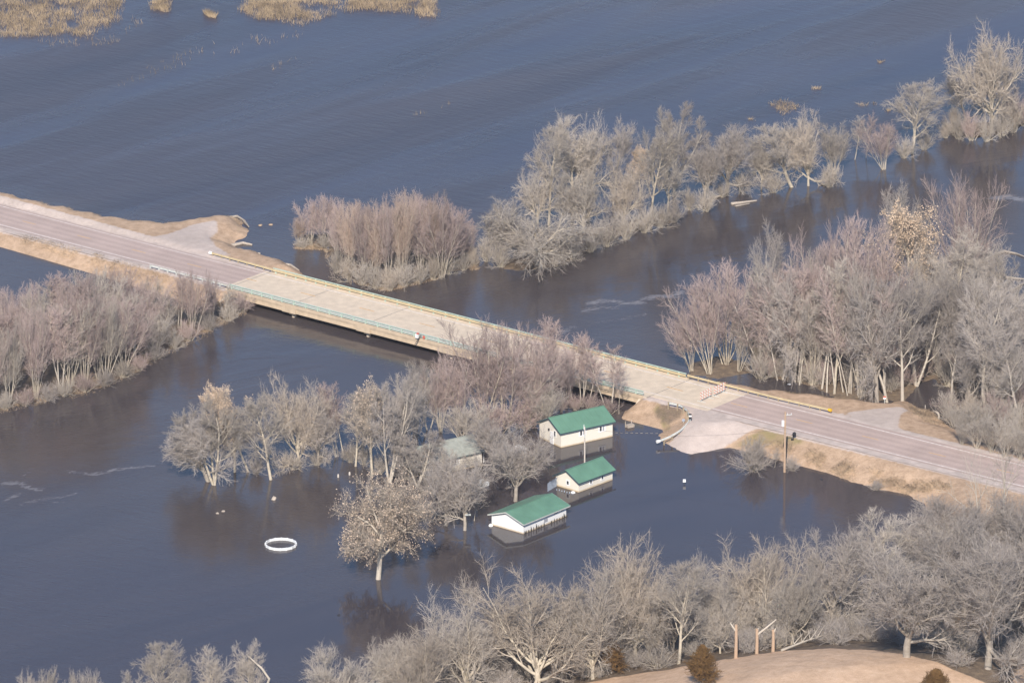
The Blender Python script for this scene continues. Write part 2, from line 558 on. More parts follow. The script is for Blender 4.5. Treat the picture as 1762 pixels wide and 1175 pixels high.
# resample and smooth
pts = [cl[0]]
for a, b_ in zip(cl[:-1], cl[1:]):
    k = max(1, int(np.linalg.norm(b_ - a) / (4.0 if np.linalg.norm(b_ - a) < 400 else 40.0)))
    pts += [a + (b_ - a) * (i + 1) / k for i in range(k)]
CL = np.array(pts)
for _ in range(30):
    CL[1:-1] = 0.25 * CL[:-2] + 0.5 * CL[1:-1] + 0.25 * CL[2:]
TAN = np.gradient(CL[:, :2], axis=0)
TAN /= np.linalg.norm(TAN, axis=1)[:, None]
NRM = np.stack([-TAN[:, 1], TAN[:, 0]], 1)
CLS = np.concatenate([[0], np.cumsum(np.linalg.norm(np.diff(CL[:, :2], axis=0), axis=1))])


def centre_coords(X, Y):
    """nearest point on the road: signed offset, height, distance along"""
    sh = X.shape
    x = X.ravel(); y = Y.ravel()
    best = np.full(x.shape, 1e9); bt = np.zeros_like(best); bz = np.zeros_like(best); bs = np.zeros_like(best)
    for i in range(0, len(CL) - 1):
        a = CL[i]; b_ = CL[i + 1]
        dx, dy = b_[0] - a[0], b_[1] - a[1]
        L2 = dx * dx + dy * dy
        u = np.clip(((x - a[0]) * dx + (y - a[1]) * dy) / L2, 0, 1)
        qx = x - (a[0] + dx * u); qy = y - (a[1] + dy * u)
        d = np.hypot(qx, qy)
        k = d < best
        best[k] = d[k]
        sg = np.sign(-dy * qx + dx * qy)
        bt[k] = (d * sg)[k]; bz[k] = (a[2] + (b_[2] - a[2]) * u)[k]; bs[k] = (CLS[i] + math.sqrt(L2) * u)[k]
    return bt.reshape(sh), bz.reshape(sh), bs.reshape(sh)


S_RO = float(centre_coords(np.array([RO[0]]), np.array([RO[1]]))[2][0])


def along(px, py, z=2.2):
    s, _ = road_st(P(px, py, z)); return s


S_L = 1.0                                   # left abutment face (bridge coordinates)
S_R = along(1142, 664.5)                    # right abutment face
S_JOINT_L = -1.0
S_JOINT_R = along(1250, 693)
T_FAR, T_NEAR = 5.0, -5.9
DECK_Z = 2.2

# ------------------------------------------------------------------ terrain
LAND = {
    'left_road': ([(-900, 130), (0, 337), (100, 360), (200, 382), (290, 392), (345, 382), (385, 374), (418, 382), (430, 398), (418, 410),
                   (402, 416), (400, 424), (420, 433), (450, 441), (482, 452), (512, 464), (528, 478), (480, 497), (428, 518), (380, 524),
                   (330, 519), (250, 497), (180, 473), (130, 452), (60, 433), (0, 420), (-900, 215)], 0.55, 2.0),
    'right_road': ([(1228, 660), (1260, 664), (1300, 671), (1380, 680), (1460, 692), (1520, 696), (1556, 690), (1592, 703), (1612, 716),
                    (1634, 738), (1690, 762), (1762, 784), (3400, 1190), (3400, 1700), (1900, 1700), (1640, 1010), (1590, 940), (1600, 892), (1590, 866), (1562, 852),
                    (1500, 838), (1450, 823), (1400, 806), (1372, 793), (1330, 781), (1296, 771), (1265, 770), (1240, 771), (1215, 777),
                    (1192, 782), (1166, 775), (1146, 762), (1138, 750), (1142, 736), (1133, 722), (1124, 712), (1136, 702), (1180, 684)], 0.42, 2.2),
    'south_bank': ([(1640, 880), (1598, 905), (1552, 965), (1440, 1035), (1320, 1062), (1120, 1078), (980, 1098), (840, 1130), (700, 1185),
                    (520, 1215), (380, 1205), (250, 1200), (60, 1225), (-300, 1290), (-1500, 1400), (-1500, 3200), (4000, 3200), (4000, 1500)], 0.16, 9.0),
    'left_thicket': ([(-80, 728), (20, 702), (95, 686), (170, 668), (232, 640), (272, 610), (330, 582), (400, 550), (428, 528), (390, 525), (320, 530),
                      (220, 520), (120, 520), (30, 560), (-80, 620)], 0.10, 0.35),
    'mid_island': ([(505, 424), (560, 427), (572, 456), (600, 482), (640, 495), (668, 499), (720, 487), (776, 470), (822, 460), (824, 440), (800, 412),
                    (720, 398), (600, 398), (520, 405)], 0.12, 0.4),
    'row_west': ([(858, 462), (905, 466), (965, 459), (1010, 432), (1060, 412), (1120, 392), (1165, 382), (1150, 366), (1060, 385), (980, 402), (900, 430)], 0.07, 0.18),
    'row_east': ([(1625, 232), (1680, 240), (1740, 226), (1762, 214), (1850, 190), (1850, 170), (1740, 205), (1650, 215)], 0.08, 0.2),
    'right_wood': ([(1300, 640), (1330, 652), (1400, 666), (1450, 690), (1556, 690), (1600, 650), (1660, 690), (1700, 765), (1900, 830), (1900, 480), (1700, 540), (1560, 540),
                    (1400, 590)], 0.05, 0.15),
    'maple_clump': ([(1185, 646), (1230, 650), (1290, 642), (1285, 622), (1230, 612), (1180, 628)], 0.06, 0.12),
}
LAND = {k: (np.array([P(*q)[:2] for q in v[0]]), v[1], v[2]) for k, v in LAND.items()}


def sdf(poly, X, Y):
    """signed distance to a polygon, positive inside"""
    d = np.full(X.shape, 1e18)
    ins = np.zeros(X.shape, bool)
    n = len(poly)
    for i in range(n):
        a = poly[i]; b_ = poly[(i + 1) % n]
        e = b_ - a
        wx, wy = X - a[0], Y - a[1]
        u = np.clip((wx * e[0] + wy * e[1]) / (e @ e), 0, 1)
        d = np.minimum(d, (wx - e[0] * u) ** 2 + (wy - e[1] * u) ** 2)
        c1 = Y >= a[1]; c2 = Y < b_[1]
        cr = e[0] * wy - e[1] * wx
        ins ^= (c1 & c2 & (cr > 0)) | (~c1 & ~c2 & (cr < 0))
    return np.sqrt(d) * np.where(ins, 1, -1)


_ph = rng.uniform(0, 6.28, (14, 2)); _fr = rng.normal(0, 1, (14, 2))


def lumps(X, Y, scale):
    z = np.zeros(X.shape)
    for i in range(14):
        f = _fr[i] * scale * (1 + 0.25 * i)
        z = z + np.sin(f[0] * X + f[1] * Y + _ph[i, 0]) / (1 + 0.2 * i)
    return z / 4.0


def terrain(X, Y, full=False):
    X = np.asarray(X, float); Y = np.asarray(Y, float)
    nz = lumps(X, Y, 0.25)
    nf = lumps(X, Y, 0.9)
    h = np.full(X.shape, -1.6) + 0.2 * nz
    info = {}
    for k, (poly, sl, top) in LAND.items():
        s = sdf(poly, X, Y) + 0.55 * nz + 0.5 * nf + 0.25 * lumps(X, Y, 1.7)
        info[k] = s
        if k == 'south_bank':
            g = np.where(s > 0, np.minimum(top, s * sl), s * 0.3)
        else:
            g = np.where(s > 0, np.minimum(top, s * sl), s * max(sl, 0.2))
        g = g + 0.05 * nf * np.clip(s, 0, 1)
        h = np.maximum(h, np.maximum(g, -1.6 + 0.2 * nz))
    # grassy knoll nearest the camera
    hx, hy = KN[0], KN[1]
    r = np.sqrt(((X - hx) / 27.0) ** 2 + ((Y - hy) / 30.0) ** 2)
    h = h + np.where(info['south_bank'] > 0, 5.0 * np.exp(-r ** 2.6), 0)
    # road bed
    t, zc, s = centre_coords(X, Y)
    sb = s - S_RO
    on = ~((sb > S_L - 0.2) & (sb < S_R + 0.2))
    dist_ab = np.where(on, 0, np.minimum(sb - S_L, S_R - sb))
    wsh = np.where(t > 0, 5.6, 6.0)
    g = zc - 0.10 - np.maximum(0, np.abs(t) - wsh) * 0.42 - np.where(on, 0, 0.3 + dist_ab * 0.75)
    h = np.maximum(h, np.where(g > -1.6, g, -5))
    inr = np.abs(t) < 5.2
    h = np.where(inr & on, np.minimum(h, zc - 0.10), h)
    gap = (~on) & (t < 6.5) & (t > -7.4)
    h = np.where(gap, np.minimum(h, np.maximum(0.75 - dist_ab * 0.6, -1.6)), h)
    if full:
        info['t'] = t; info['sb'] = sb; info['on'] = on
        return h, info
    return h


KN = P(1450, 1205, 9.0)


def ground_z(x, y):
    """height of the ground sheet, bilinear"""
    x = np.asarray(x, float); y = np.asarray(y, float)
    i = np.clip(np.searchsorted(gx, x) - 1, 0, len(gx) - 2); j = np.clip(np.searchsorted(gy, y) - 1, 0, len(gy) - 2)
    u = (x - gx[i]) / (gx[i + 1] - gx[i]); v = (y - gy[j]) / (gy[j + 1] - gy[j])
    return GH[j, i] * (1 - u) * (1 - v) + GH[j, i + 1] * u * (1 - v) + GH[j + 1, i] * (1 - u) * v + GH[j + 1, i + 1] * u * v


def G(px, py, wet=True):
    """where the sight line through a pixel meets the ground (or the flood)"""
    z = 0.0
    for _ in range(25):
        p = P(px, py, z)
        hz = float(ground_z(p[0], p[1]))
        if wet: hz = max(hz, 0.0)
        z = 0.5 * z + 0.5 * hz
    p[2] = hz
    return p


def axis(lo, hi, step, far):
    core = np.arange(lo, hi + 1e-6, step)
    out = [step]
    while sum(out) < far: out.append(out[-1] * 1.35)
    ext = np.cumsum(out)
    return np.concatenate([lo - ext[::-1], core, hi + ext])


gx = axis(-98, 104, 0.8, 3300)
gy = axis(-186, 200, 0.8, 3300)
GX, GY = np.meshgrid(gx, gy)
GH, GI = terrain(GX, GY, True)
GH[(np.abs(GX) > 130) | (GY > 230)] = np.minimum(GH, -1.4)[(np.abs(GX) > 130) | (GY > 230)]


def grid_faces(nx, ny):
    i = np.arange(nx * ny).reshape(ny, nx)
    return np.stack([i[:-1, :-1], i[:-1, 1:], i[1:, 1:], i[1:, :-1]], -1).reshape(-1, 4)


me = mesh_np('ground', np.stack([GX, GY, GH], -1), grid_faces(len(gx), len(gy)), smooth=True)
cov = np.zeros((GX.size, 4), np.float32); cov[:, 3] = 1
T, SB = GI['t'], GI['sb']
grav = np.clip((6.3 - np.abs(T)) / 1.2 + 0.5, 0, 1) * GI['on']


def poly_mask(pix, z, soft=1.5):
    q = np.array([P(x, y, z)[:2] for x, y in pix])
    return np.clip(sdf(q, GX, GY) / soft + 0.5, 0, 1)


grav = np.maximum(grav, poly_mask([(1168, 690), (1190, 715), (1178, 738), (1140, 760), (1165, 778), (1193, 786), (1212, 778), (1250, 757), (1290, 749), (1350, 747),
                                   (1400, 752), (1400, 735), (1230, 700)], 1.0))
grav = np.maximum(grav, poly_mask([(290, 408), (330, 392), (372, 384), (375, 398), (360, 412), (372, 430), (400, 445), (330, 440), (250, 415)], 1.5))
grav = np.maximum(grav, poly_mask([(1455, 712), (1500, 706), (1545, 702), (1565, 704), (1550, 716), (1545, 735), (1560, 752), (1500, 738)], 2.0))
litter = np.zeros(GX.shape)
for k in ('left_thicket', 'mid_island', 'row_west', 'row_east', 'right_wood', 'maple_clump'):
    litter = np.maximum(litter, np.clip(GI[k] / 2 + 0.8, 0, 1))
litter = litter * (GH < 0.6)
litter = np.maximum(litter, np.clip(GI['south_bank'] / 3 + 0.5, 0, 1))
knoll_px = [(930, 1200), (1010, 1174), (1090, 1160), (1160, 1150), (1260, 1133), (1340, 1122), (1430, 1117), (1520, 1121), (1575, 1130), (1640, 1152), (1700, 1176), (1790, 1210),
            (1900, 1500), (800, 1500), (850, 1230)]
KQ = np.array([G(x, y)[:2] for x, y in knoll_px])
km = np.clip(sdf(KQ, GX, GY) / 1.2 + 0.5, 0, 1)
kq2 = np.array([G(x, y)[:2] for x, y in [(1745, 1158), (1770, 1140), (1850, 1150), (1850, 1230), (1740, 1200)]])
km = np.maximum(km, np.clip(sdf(kq2, GX, GY) / 1.2 + 0.5, 0, 1))
road_land = np.clip(GI['right_road'] / 3 + 0.2, 0, 1) * np.clip((24 - np.abs(T)) / 6, 0, 1)
litter = litter * (1 - km) * (1 - road_land)
litter = np.maximum(litter, 0.6 * poly_mask([(1118, 712), (1136, 700), (1165, 694), (1182, 705), (1180, 722), (1150, 728), (1130, 722)], 1.0, 2))
green = poly_mask([(1120, 716), (1132, 722), (1146, 745), (1156, 738), (1150, 722), (1130, 708)], 0.4, 2) * 0.8
green = np.maximum(green, poly_mask([(1225, 778), (1260, 768), (1330, 776), (1390, 782), (1390, 770), (1320, 752), (1260, 762)], 0.4, 2) * 0.55)
green = np.maximum(green, poly_mask([(392, 376), (424, 384), (426, 396), (404, 410), (398, 400)], 0.6, 2) * 0.4)
cov[:, 0] = grav.ravel(); cov[:, 1] = green.ravel(); cov[:, 2] = litter.ravel(); cov[:, 3] = km.ravel()
at = me.attributes.new('cover', 'FLOAT_COLOR', 'POINT')
at.data.foreach_set('color', cov.ravel())
me.materials.append(M['ground'])
ground = bpy.data.objects.new('ground', me); C.objects.link(ground)
tag(ground, 'dry tan grass, gravel and leaf litter of the flooded valley floor', 'ground', kind='structure')

# ------------------------------------------------------------------ flood water
wx = axis(-98, 104, 1.0, 3300); wy = axis(-186, 200, 1.0, 3300)
WX, WY = np.meshgrid(wx, wy)
wind = np.ones(WX.shape)


def wmask(pix, soft):
    q = np.array([P(x, y)[:2] for x, y in pix])
    return np.clip(sdf(q, WX, WY) / soft + 0.5, 0, 1)


lake = wmask([(-3000, 330), (0, 330), (300, 395), (500, 410), (820, 400), (880, 380), (1200, 300), (1400, 290), (1620, 230), (1762, 200), (4000, -200), (4000, -3000), (-3000, -3000)], 14)
house = wmask([(640, 980), (900, 970), (1200, 900), (1560, 870), (1560, 830), (1240, 770), (1130, 740), (1060, 700), (900, 690), (700, 760)], 12)
river = wmask([(1762, 200), (1500, 290), (1200, 370), (1000, 450), (820, 470), (560, 500), (300, 600), (0, 710), (-900, 900), (-900, 1100), (0, 880), (250, 800), (500, 640), (800, 590),
               (1060, 640), (1180, 500), (1400, 420), (1600, 310), (1762, 330)], 10)
wind = 0.36 + 0.64 * lake
wind = wind * (1 - 0.80 * house)
foam = np.zeros(WX.shape)


def foam_line(pix, w, k=0.62):
    global foam
    q = [P(x, y)[:2] for x, y in pix]
    for a, b_ in zip(q[:-1], q[1:]):
        e = b_ - a
        u = np.clip(((WX - a[0]) * e[0] + (WY - a[1]) * e[1]) / (e @ e), 0, 1)
        d = np.hypot(WX - a[0] - e[0] * u, WY - a[1] - e[1] * u)
        foam = np.maximum(foam, k * np.exp(-(d / w) ** 2))


foam_line([(1015, 522), (1035, 517), (1058, 518), (1070, 522), (1100, 521)], 1.7, 0.64)
foam_line([(1005, 535), (1030, 529), (1060, 530)], 1.5, 0.6)
foam_line([(1113, 514), (1130, 510), (1160, 510), (1172, 502)], 1.9, 0.64)
foam_line([(960, 575), (978, 568), (984, 562)], 1.4, 0.58)
foam_line([(1172, 472), (1195, 472)], 0.9, 0.5)
foam_line([(1020, 556), (1070, 550), (1110, 540)], 1.4, 0.5)
foam_line([(1715, 342), (1735, 338), (1762, 344)], 2.4, 0.66)
foam_line([(1690, 363), (1715, 359)], 1.0, 0.5)
foam_line([(118, 810), (145, 814), (165, 816), (200, 808), (238, 804), (262, 801)], 1.1, 0.62)
foam_line([(10, 832), (30, 830), (52, 840), (72, 843)], 1.5, 0.62)
foam_line([(8, 862), (32, 850)], 1.0, 0.58)
foam_line([(38, 868), (70, 858), (100, 857), (130, 849)], 1.0, 0.55)
foam_line([(85, 865), (118, 863)], 0.9, 0.5)
foam_line([(36, 821), (60, 803)], 1.0, 0.45)
foam_line([(190, 765), (235, 763)], 0.9, 0.45)
me = mesh_np('water', np.stack([WX, WY, np.zeros_like(WX)], -1), grid_faces(len(wx), len(wy)), smooth=True)
col = np.zeros((WX.size, 4), np.float32); col[:, 3] = 1
col[:, 0] = wind.ravel(); col[:, 1] = foam.ravel(); col[:, 2] = (river * 0.55 + 0.12).ravel()
at = me.attributes.new('wind', 'FLOAT_COLOR', 'POINT'); at.data.foreach_set('color', col.ravel())
pond = np.maximum(wmask([(-900, 940), (0, 930), (300, 930), (560, 1010), (640, 1080), (500, 1200), (-900, 1500)], 25), wmask([(1080, 700), (1250, 780), (1560, 860), (1540, 900), (1300, 960), (1050, 900), (1070, 800)], 20))
at = me.attributes.new('blue_tint', 'FLOAT', 'POINT'); at.data.foreach_set('value', np.clip(lake + 0.4 * pond, 0, 1).ravel().astype(np.float32))
me.materials.append(M['water'])
water = bpy.data.objects.new('water', me); C.objects.link(water)
tag(water, 'brown and slate blue flood water spread over the valley', 'water', kind='structure')

# ------------------------------------------------------------------ road
def sweep(t0, t1, dz, s0=-1e9, s1=1e9, name='road', mat=None, parent=None, nt=2, zfun=None):
    S = np.clip(CLS, s0 + S_RO, s1 + S_RO)
    S = np.unique(np.concatenate([S, [max(CLS[0], s0 + S_RO), min(CLS[-1], s1 + S_RO)]]))
    c = np.stack([np.interp(S, CLS, CL[:, k]) for k in range(3)], 1)
    nr = np.stack([np.interp(S, CLS, NRM[:, k]) for k in range(2)], 1)
    ts = np.linspace(t0, t1, nt)
    V = np.zeros((len(S), nt, 3))
    V[:, :, 0] = c[:, 0:1] + nr[:, 0:1] * ts
    V[:, :, 1] = c[:, 1:2] + nr[:, 1:2] * ts
    V[:, :, 2] = c[:, 2:3] + dz
    me = mesh_np(name, V, grid_faces(nt, len(S))[:, ::-1])
    a = me.attributes.new('lane', 'FLOAT', 'POINT')
    a.data.foreach_set('value', np.tile(ts, len(S)).astype(np.float32))
    me.materials.append(mat)
    o = bpy.data.objects.new(name, me); C.objects.link(o)
    if parent: o.parent = parent
    return o


shl = sweep(-6.1, 5.7, -0.045, -1e9, S_JOINT_L - 0.05, 'shoulder', M['gravel'], None, 9)
tag(shl, 'pale gravel shoulders of the road left of the bridge', 'shoulder', kind='structure')
shl = sweep(-6.0, 5.7, -0.045, S_JOINT_R + 0.05, 1e9, 'shoulder', M['gravel'], None, 9)
tag(shl, 'pale gravel shoulders of the road right of the bridge', 'shoulder', kind='structure')
road = sweep(-4.35, 4.35, -0.02, -1e9, S_JOINT_L, 'road', M['asphalt'], None, 13)
tag(road, 'pinkish grey two-lane asphalt running in from the left to the bridge', 'road', kind='structure')
road2 = sweep(-4.35, 4.6, -0.02, S_JOINT_R, 1e9, 'road', M['asphalt'], None, 13)
tag(road2, 'pinkish grey two-lane asphalt leaving the bridge towards the right', 'road', kind='structure')
sweep(-3.85, -3.62, -0.012, -1e9, S_JOINT_L, 'edge_line', M['linew'], road)
sweep(3.62, 3.80, -0.012, -1e9, S_JOINT_L, 'edge_line', M['linew'], road)
sweep(-3.87, -3.62, -0.012, S_JOINT_R, 1e9, 'edge_line', M['linew'], road2)
sweep(3.62, 3.85, -0.012, S_JOINT_R, 1e9, 'edge_line', M['linew'], road2)
s_d = along(531, 505.8)
for k in range(-6, 16):
    s0 = s_d + k * 12.19 - 1.5
    if S_JOINT_L - 3 < s0 < S_JOINT_R: continue
    sweep(-0.09, 0.09, -0.012, s0, s0 + 3.05, 'centre_dash', M['liney'], road if s0 < 0 else road2)

# ------------------------------------------------------------------ bridge
bo = R((S_L + S_R) / 2, 0, 0.0)
bridge = thing('bridge', 'long low concrete girder bridge with teal rails crossing the flooded river', 'bridge', bo)
AXR = (U, N_, np.array([0, 0, 1.0]))


def rbox(mb, s0, s1, t0, t1, z0, z1):
    return mb.box(R((s0 + s1) / 2, (t0 + t1) / 2, (z0 + z1) / 2), (s1 - s0, t1 - t0, z1 - z0), AXR)


m = MB()
rbox(m, S_L - 1.2, S_R + 1.2, T_NEAR, T_FAR, DECK_Z - 0.28, DECK_Z)
deck = m.build('deck', M['concrete'], bridge)
m = MB(); rbox(m, S_L - 0.6, S_R + 0.6, T_NEAR - 0.10, T_NEAR, DECK_Z - 0.42, DECK_Z + 0.16); m.build('curb', M['fascia'], bridge)
m = MB(); rbox(m, S_L - 0.6, S_R + 0.6, T_FAR, T_FAR + 0.10, DECK_Z - 0.42, DECK_Z + 0.16); m.build('curb', M['fascia'], bridge)
piers_px = [(524, 537), (652, 570), (795, 607), (952, 648)]
spier = [along(x, y - 28) + 1.2 for x, y in piers_px]
ends = [S_L] + spier + [S_R]
for t in (T_NEAR + 0.18, -3.2, -0.4, 2.3, T_FAR - 0.18):
    for a, b_ in zip(ends[:-1], ends[1:]):
        m = MB()
        rbox(m, a + 0.05, b_ - 0.05, t - 0.16, t + 0.16, DECK_Z - 1.02, DECK_Z - 0.285)
        rbox(m, a + 0.05, b_ - 0.05, t - 0.26, t + 0.26, DECK_Z - 1.18, DECK_Z - 1.021)
        m.build('girder', M['fascia'], bridge)
for s in spier:
    m = MB(); rbox(m, s - 0.55, s + 0.55, T_NEAR + 0.55, T_FAR - 0.3, DECK_Z - 1.75, DECK_Z - 1.19); pc = m.build('pier_cap', M['fascia'], bridge)
    m = MB(); rbox(m, s - 1.5, s + 1.3, T_NEAR - 0.16, T_NEAR - 0.105, DECK_Z - 1.25, DECK_Z - 0.43); m.build('diaphragm_face', M['fascia'], pc)
    for t in (T_NEAR + 1.1, -1.9, 1.6, T_FAR - 0.8):
        m = MB(); m.tube([R(s, t, -1.7), R(s, t, DECK_Z - 1.75)], 0.38, 10); m.build('pier_column', M['concrete'], pc)
for s0, s1 in ((S_L - 1.2, S_L), (S_R, S_R + 1.2)):
    m = MB(); rbox(m, s0, s1, T_NEAR + 0.02, T_FAR - 0.02, -0.9, DECK_Z - 0.285); ab = m.build('abutment', M['concrete'], bridge)
    for t in (T_NEAR - 0.02, T_FAR + 0.02):
        sg = -1 if s0 < 0 else 1
        a = R(s0 if sg > 0 else s1, t, 0); d = (U * sg * 0.25 + N_ * (1 if t > 0 else -1)); d /= np.linalg.norm(d)
        m = MB(); e = a + d * 2.4
        w = np.array([d[1], -d[0], 0]) * 0.2
        m.hexa([a - w + [0, 0, -0.9], a + w + [0, 0, -0.9], e + w + [0, 0, -0.9], e - w + [0, 0, -0.9]],
               [a - w + [0, 0, DECK_Z - 0.45], a + w + [0, 0, DECK_Z - 0.45], e + w + [0, 0, 0.75], e - w + [0, 0, 0.75]])
        m.build('wing_wall', M['concrete'], ab)
m = MB(); rbox(m, S_JOINT_L, S_L - 1.21, -4.9, 4.9, DECK_Z - 0.22, DECK_Z - 0.006); m.build('approach_slab', M['concrete'], bridge)
m = MB(); rbox(m, S_R + 1.21, S_JOINT_R, -4.9, 4.9, DECK_Z - 0.22, DECK_Z - 0.006); m.build('approach_slab', M['concrete'], bridge)
for s_j in [S_L - 1.2] + spier + [S_R + 1.2]:
    m = MB(); rbox(m, s_j - 0.07, s_j + 0.07, T_NEAR + 0.05, T_FAR - 0.05, DECK_Z - 0.002, DECK_Z + 0.004); m.build('deck_joint', M['joint'], bridge)
for t0, t1 in ((-3.82, -3.64), (3.62, 3.84)):
    m = MB(); rbox(m, S_JOINT_L + 0.1, S_JOINT_R - 0.1, t0, t1, DECK_Z - 0.003, DECK_Z + 0.006); m.build('edge_line', M['linew'], bridge)
for k in range(-1, 12):
    s0 = s_d + k * 12.19 - 1.5
    if S_JOINT_L - 3 < s0 and s0 < S_JOINT_R - 3:
        m = MB(); rbox(m, max(s0, S_JOINT_L + 0.1), s0 + 3.05, -0.11, 0.11, DECK_Z - 0.003, DECK_Z + 0.006); m.build('centre_dash', M['liney'], bridge)
for sgn, tt in ((-1, T_NEAR + 0.12), (1, T_FAR - 0.12)):
    m = MB(); m.bar(R(S_L - 0.5, tt, DECK_Z + 0.80), R(S_R + 0.5, tt, DECK_Z + 0.80), 0.12, 0.12); rail = m.build('railing', M['teal'], bridge)
    m = MB(); m.bar(R(S_L - 0.5, tt, DECK_Z + 0.30), R(S_R + 0.5, tt, DECK_Z + 0.30), 0.10, 0.09); m.build('lower_rail', M['teal'], rail)
    tb = tt - sgn * 0.16
    m = MB()
    for zz, hh, off in ((0.62, 0.14, 0.03), (0.53, 0.06, 0.0), (0.44, 0.14, 0.03)):
        rbox(m, S_L - 0.5, S_R + 0.5, tb - 0.03 - off * 0.5, tb + 0.03 + off * 0.5, DECK_Z + zz - hh / 2, DECK_Z + zz + hh / 2)
    m.build('guard_beam', M['beam'] if sgn > 0 else M['galv'], rail)
    s = S_L
    k = 0
    while s < S_R + 0.2:
        m = MB(); rbox(m, s - 0.10, s + 0.10, tt - 0.09, tt + 0.09, DECK_Z + 0.002, DECK_Z + 0.745)
        m.build('post', M['teal'], rail)
        near_end = s < spier[0] - 2 or s > spier[-1] + 1
        s += 2.08 if near_end else 2.45
# stream gauge fixed to the near rail
gs, _ = road_st(P(712, 577, 3.0))
g0 = R(gs, T_NEAR - 0.2, DECK_Z)
gauge = thing('gauge_box', 'white equipment box with a dark slanted panel hung on the near bridge rail', 'gauge', g0)
m = MB(); m.box(R(gs, T_NEAR - 0.36, DECK_Z + 0.5), (0.5, 0.36, 0.6), AXR); m.build('cabinet', M['white'], gauge)
m = MB(); m.bar(R(gs + 0.75, T_NEAR - 0.30, DECK_Z + 0.85), R(gs - 0.1, T_NEAR - 0.75, DECK_Z - 0.75), 0.42, 0.08); m.build('panel', M['dark'], gauge)
m = MB(); m.box(R(gs + 0.15, T_NEAR - 0.35, DECK_Z + 0.93), (0.34, 0.26, 0.2), AXR); m.build('sensor_head', M['red'], gauge)
rb, _ = road_st(P(724, 579, 3.0))
m = MB(); m.tube([R(rb, T_NEAR - 0.12, DECK_Z + 0.5), R(rb, T_NEAR - 0.2, DECK_Z + 0.5)], 0.24, 14)
m.bar(R(rb, T_NEAR - 0.15, DECK_Z + 0.02), R(rb, T_NEAR - 0.15, DECK_Z + 0.5), 0.06)
tag(m.build('reflector_disc', M['red']), 'small dull red disc on the bridge rail right of the white box', 'marker')


# ------------------------------------------------------------------ guard rails on the approaches
def guardrail(path, label, mat, group=None, post_gap=1.9, side=1, end=None, post_mat=None, h=0.72, end_mat=None):
    """path: ground points; W-beam on posts"""
    q = [np.asarray(p, float) for p in path]
    o = thing('guardrail', label, 'guardrail', q[0], group)
    L = np.concatenate([[0], np.cumsum([np.linalg.norm(b_ - a) for a, b_ in zip(q[:-1], q[1:])])])
    def at_(s): return np.array([np.interp(s, L, [p[k] for p in q]) for k in range(3)])
    n = max(2, int(L[-1] / 1.0))
    pp = [at_(L[-1] * i / n) for i in range(n + 1)]
    m = MB()
    prof = [(0.0, -0.16), (0.085, -0.09), (0.015, 0.0), (0.085, 0.09), (0.0, 0.16)]
    rows = []
    for i, p in enumerate(pp):
        d = pp[min(i + 1, n)] - pp[max(i - 1, 0)]; d[2] = 0; d /= np.linalg.norm(d)
        s_ = np.array([-d[1], d[0], 0]) * side
        base = len(m.v)
        for dx, dz in prof: m.v.append(tuple(p + s_ * dx + np.array([0, 0, h - 0.14 + dz])))
        for dx, dz in prof: m.v.append(tuple(p + s_ * (dx - 0.02) + np.array([0, 0, h - 0.14 + dz])))
        rows.append(base)
    for a, b_ in zip(rows[:-1], rows[1:]):
        for k in range(4):
            m.f.append((a + k, a + k + 1, b_ + k + 1, b_ + k)); m.f.append((a + 5 + k + 1, a + 5 + k, b_ + 5 + k, b_ + 5 + k + 1))
        m.f.append((a + 4, a + 9, b_ + 9, b_ + 4)); m.f.append((a + 5, a, b_, b_ + 5))
    m.build('beam', mat, o)
    s = 0.1
    while s < L[-1]:
        p = at_(s); d = at_(min(s + 0.3, L[-1])) - at_(max(s - 0.3, 0)); d[2] = 0; d /= np.linalg.norm(d)
        s_ = np.array([-d[1], d[0], 0]) * side
        m = MB(); m.box(p - s_ * 0.15 + np.array([0, 0, h / 2 - 0.3]), (0.15, 0.2, h + 0.65), (d, s_, AX[2])); m.build('post', post_mat or M['wood_post'], o)
        s += post_gap
    if end is not None:
        p = pp[end]; d = pp[-1] - pp[-2] if end == -1 else pp[0] - pp[1]; d[2] = 0; d /= np.linalg.norm(d)
        m = MB(); m.tube([p + np.array([0, 0, h - 0.14]), p + d * 0.5 + np.array([0, 0, h - 0.16])], [0.22, 0.27], 10); m.build('end_terminal', end_mat or (M['yellow'] if end == -1 else M['white']), o)
    return o


def on_road(px, py, z, t):
    """point on the road shoulder at offset t, matched to a pixel's position along the road"""
    p = P(px, py, z)
    tt, zc, s = centre_coords(np.array([p[0]]), np.array([p[1]]))
    return centre_pt(s[0], t)


def centre_pt(s, t):
    c = np.array([np.interp(s, CLS, CL[:, k]) for k in range(3)]); nr = [np.interp(s, CLS, NRM[:, k]) for k in range(2)]
    return np.array([c[0] + nr[0] * t, c[1] + nr[1] * t, c[2] - 0.08])


def s_of(px, py, z):
    p = P(px, py, z); return float(centre_coords(np.array([p[0]]), np.array([p[1]]))[2][0])


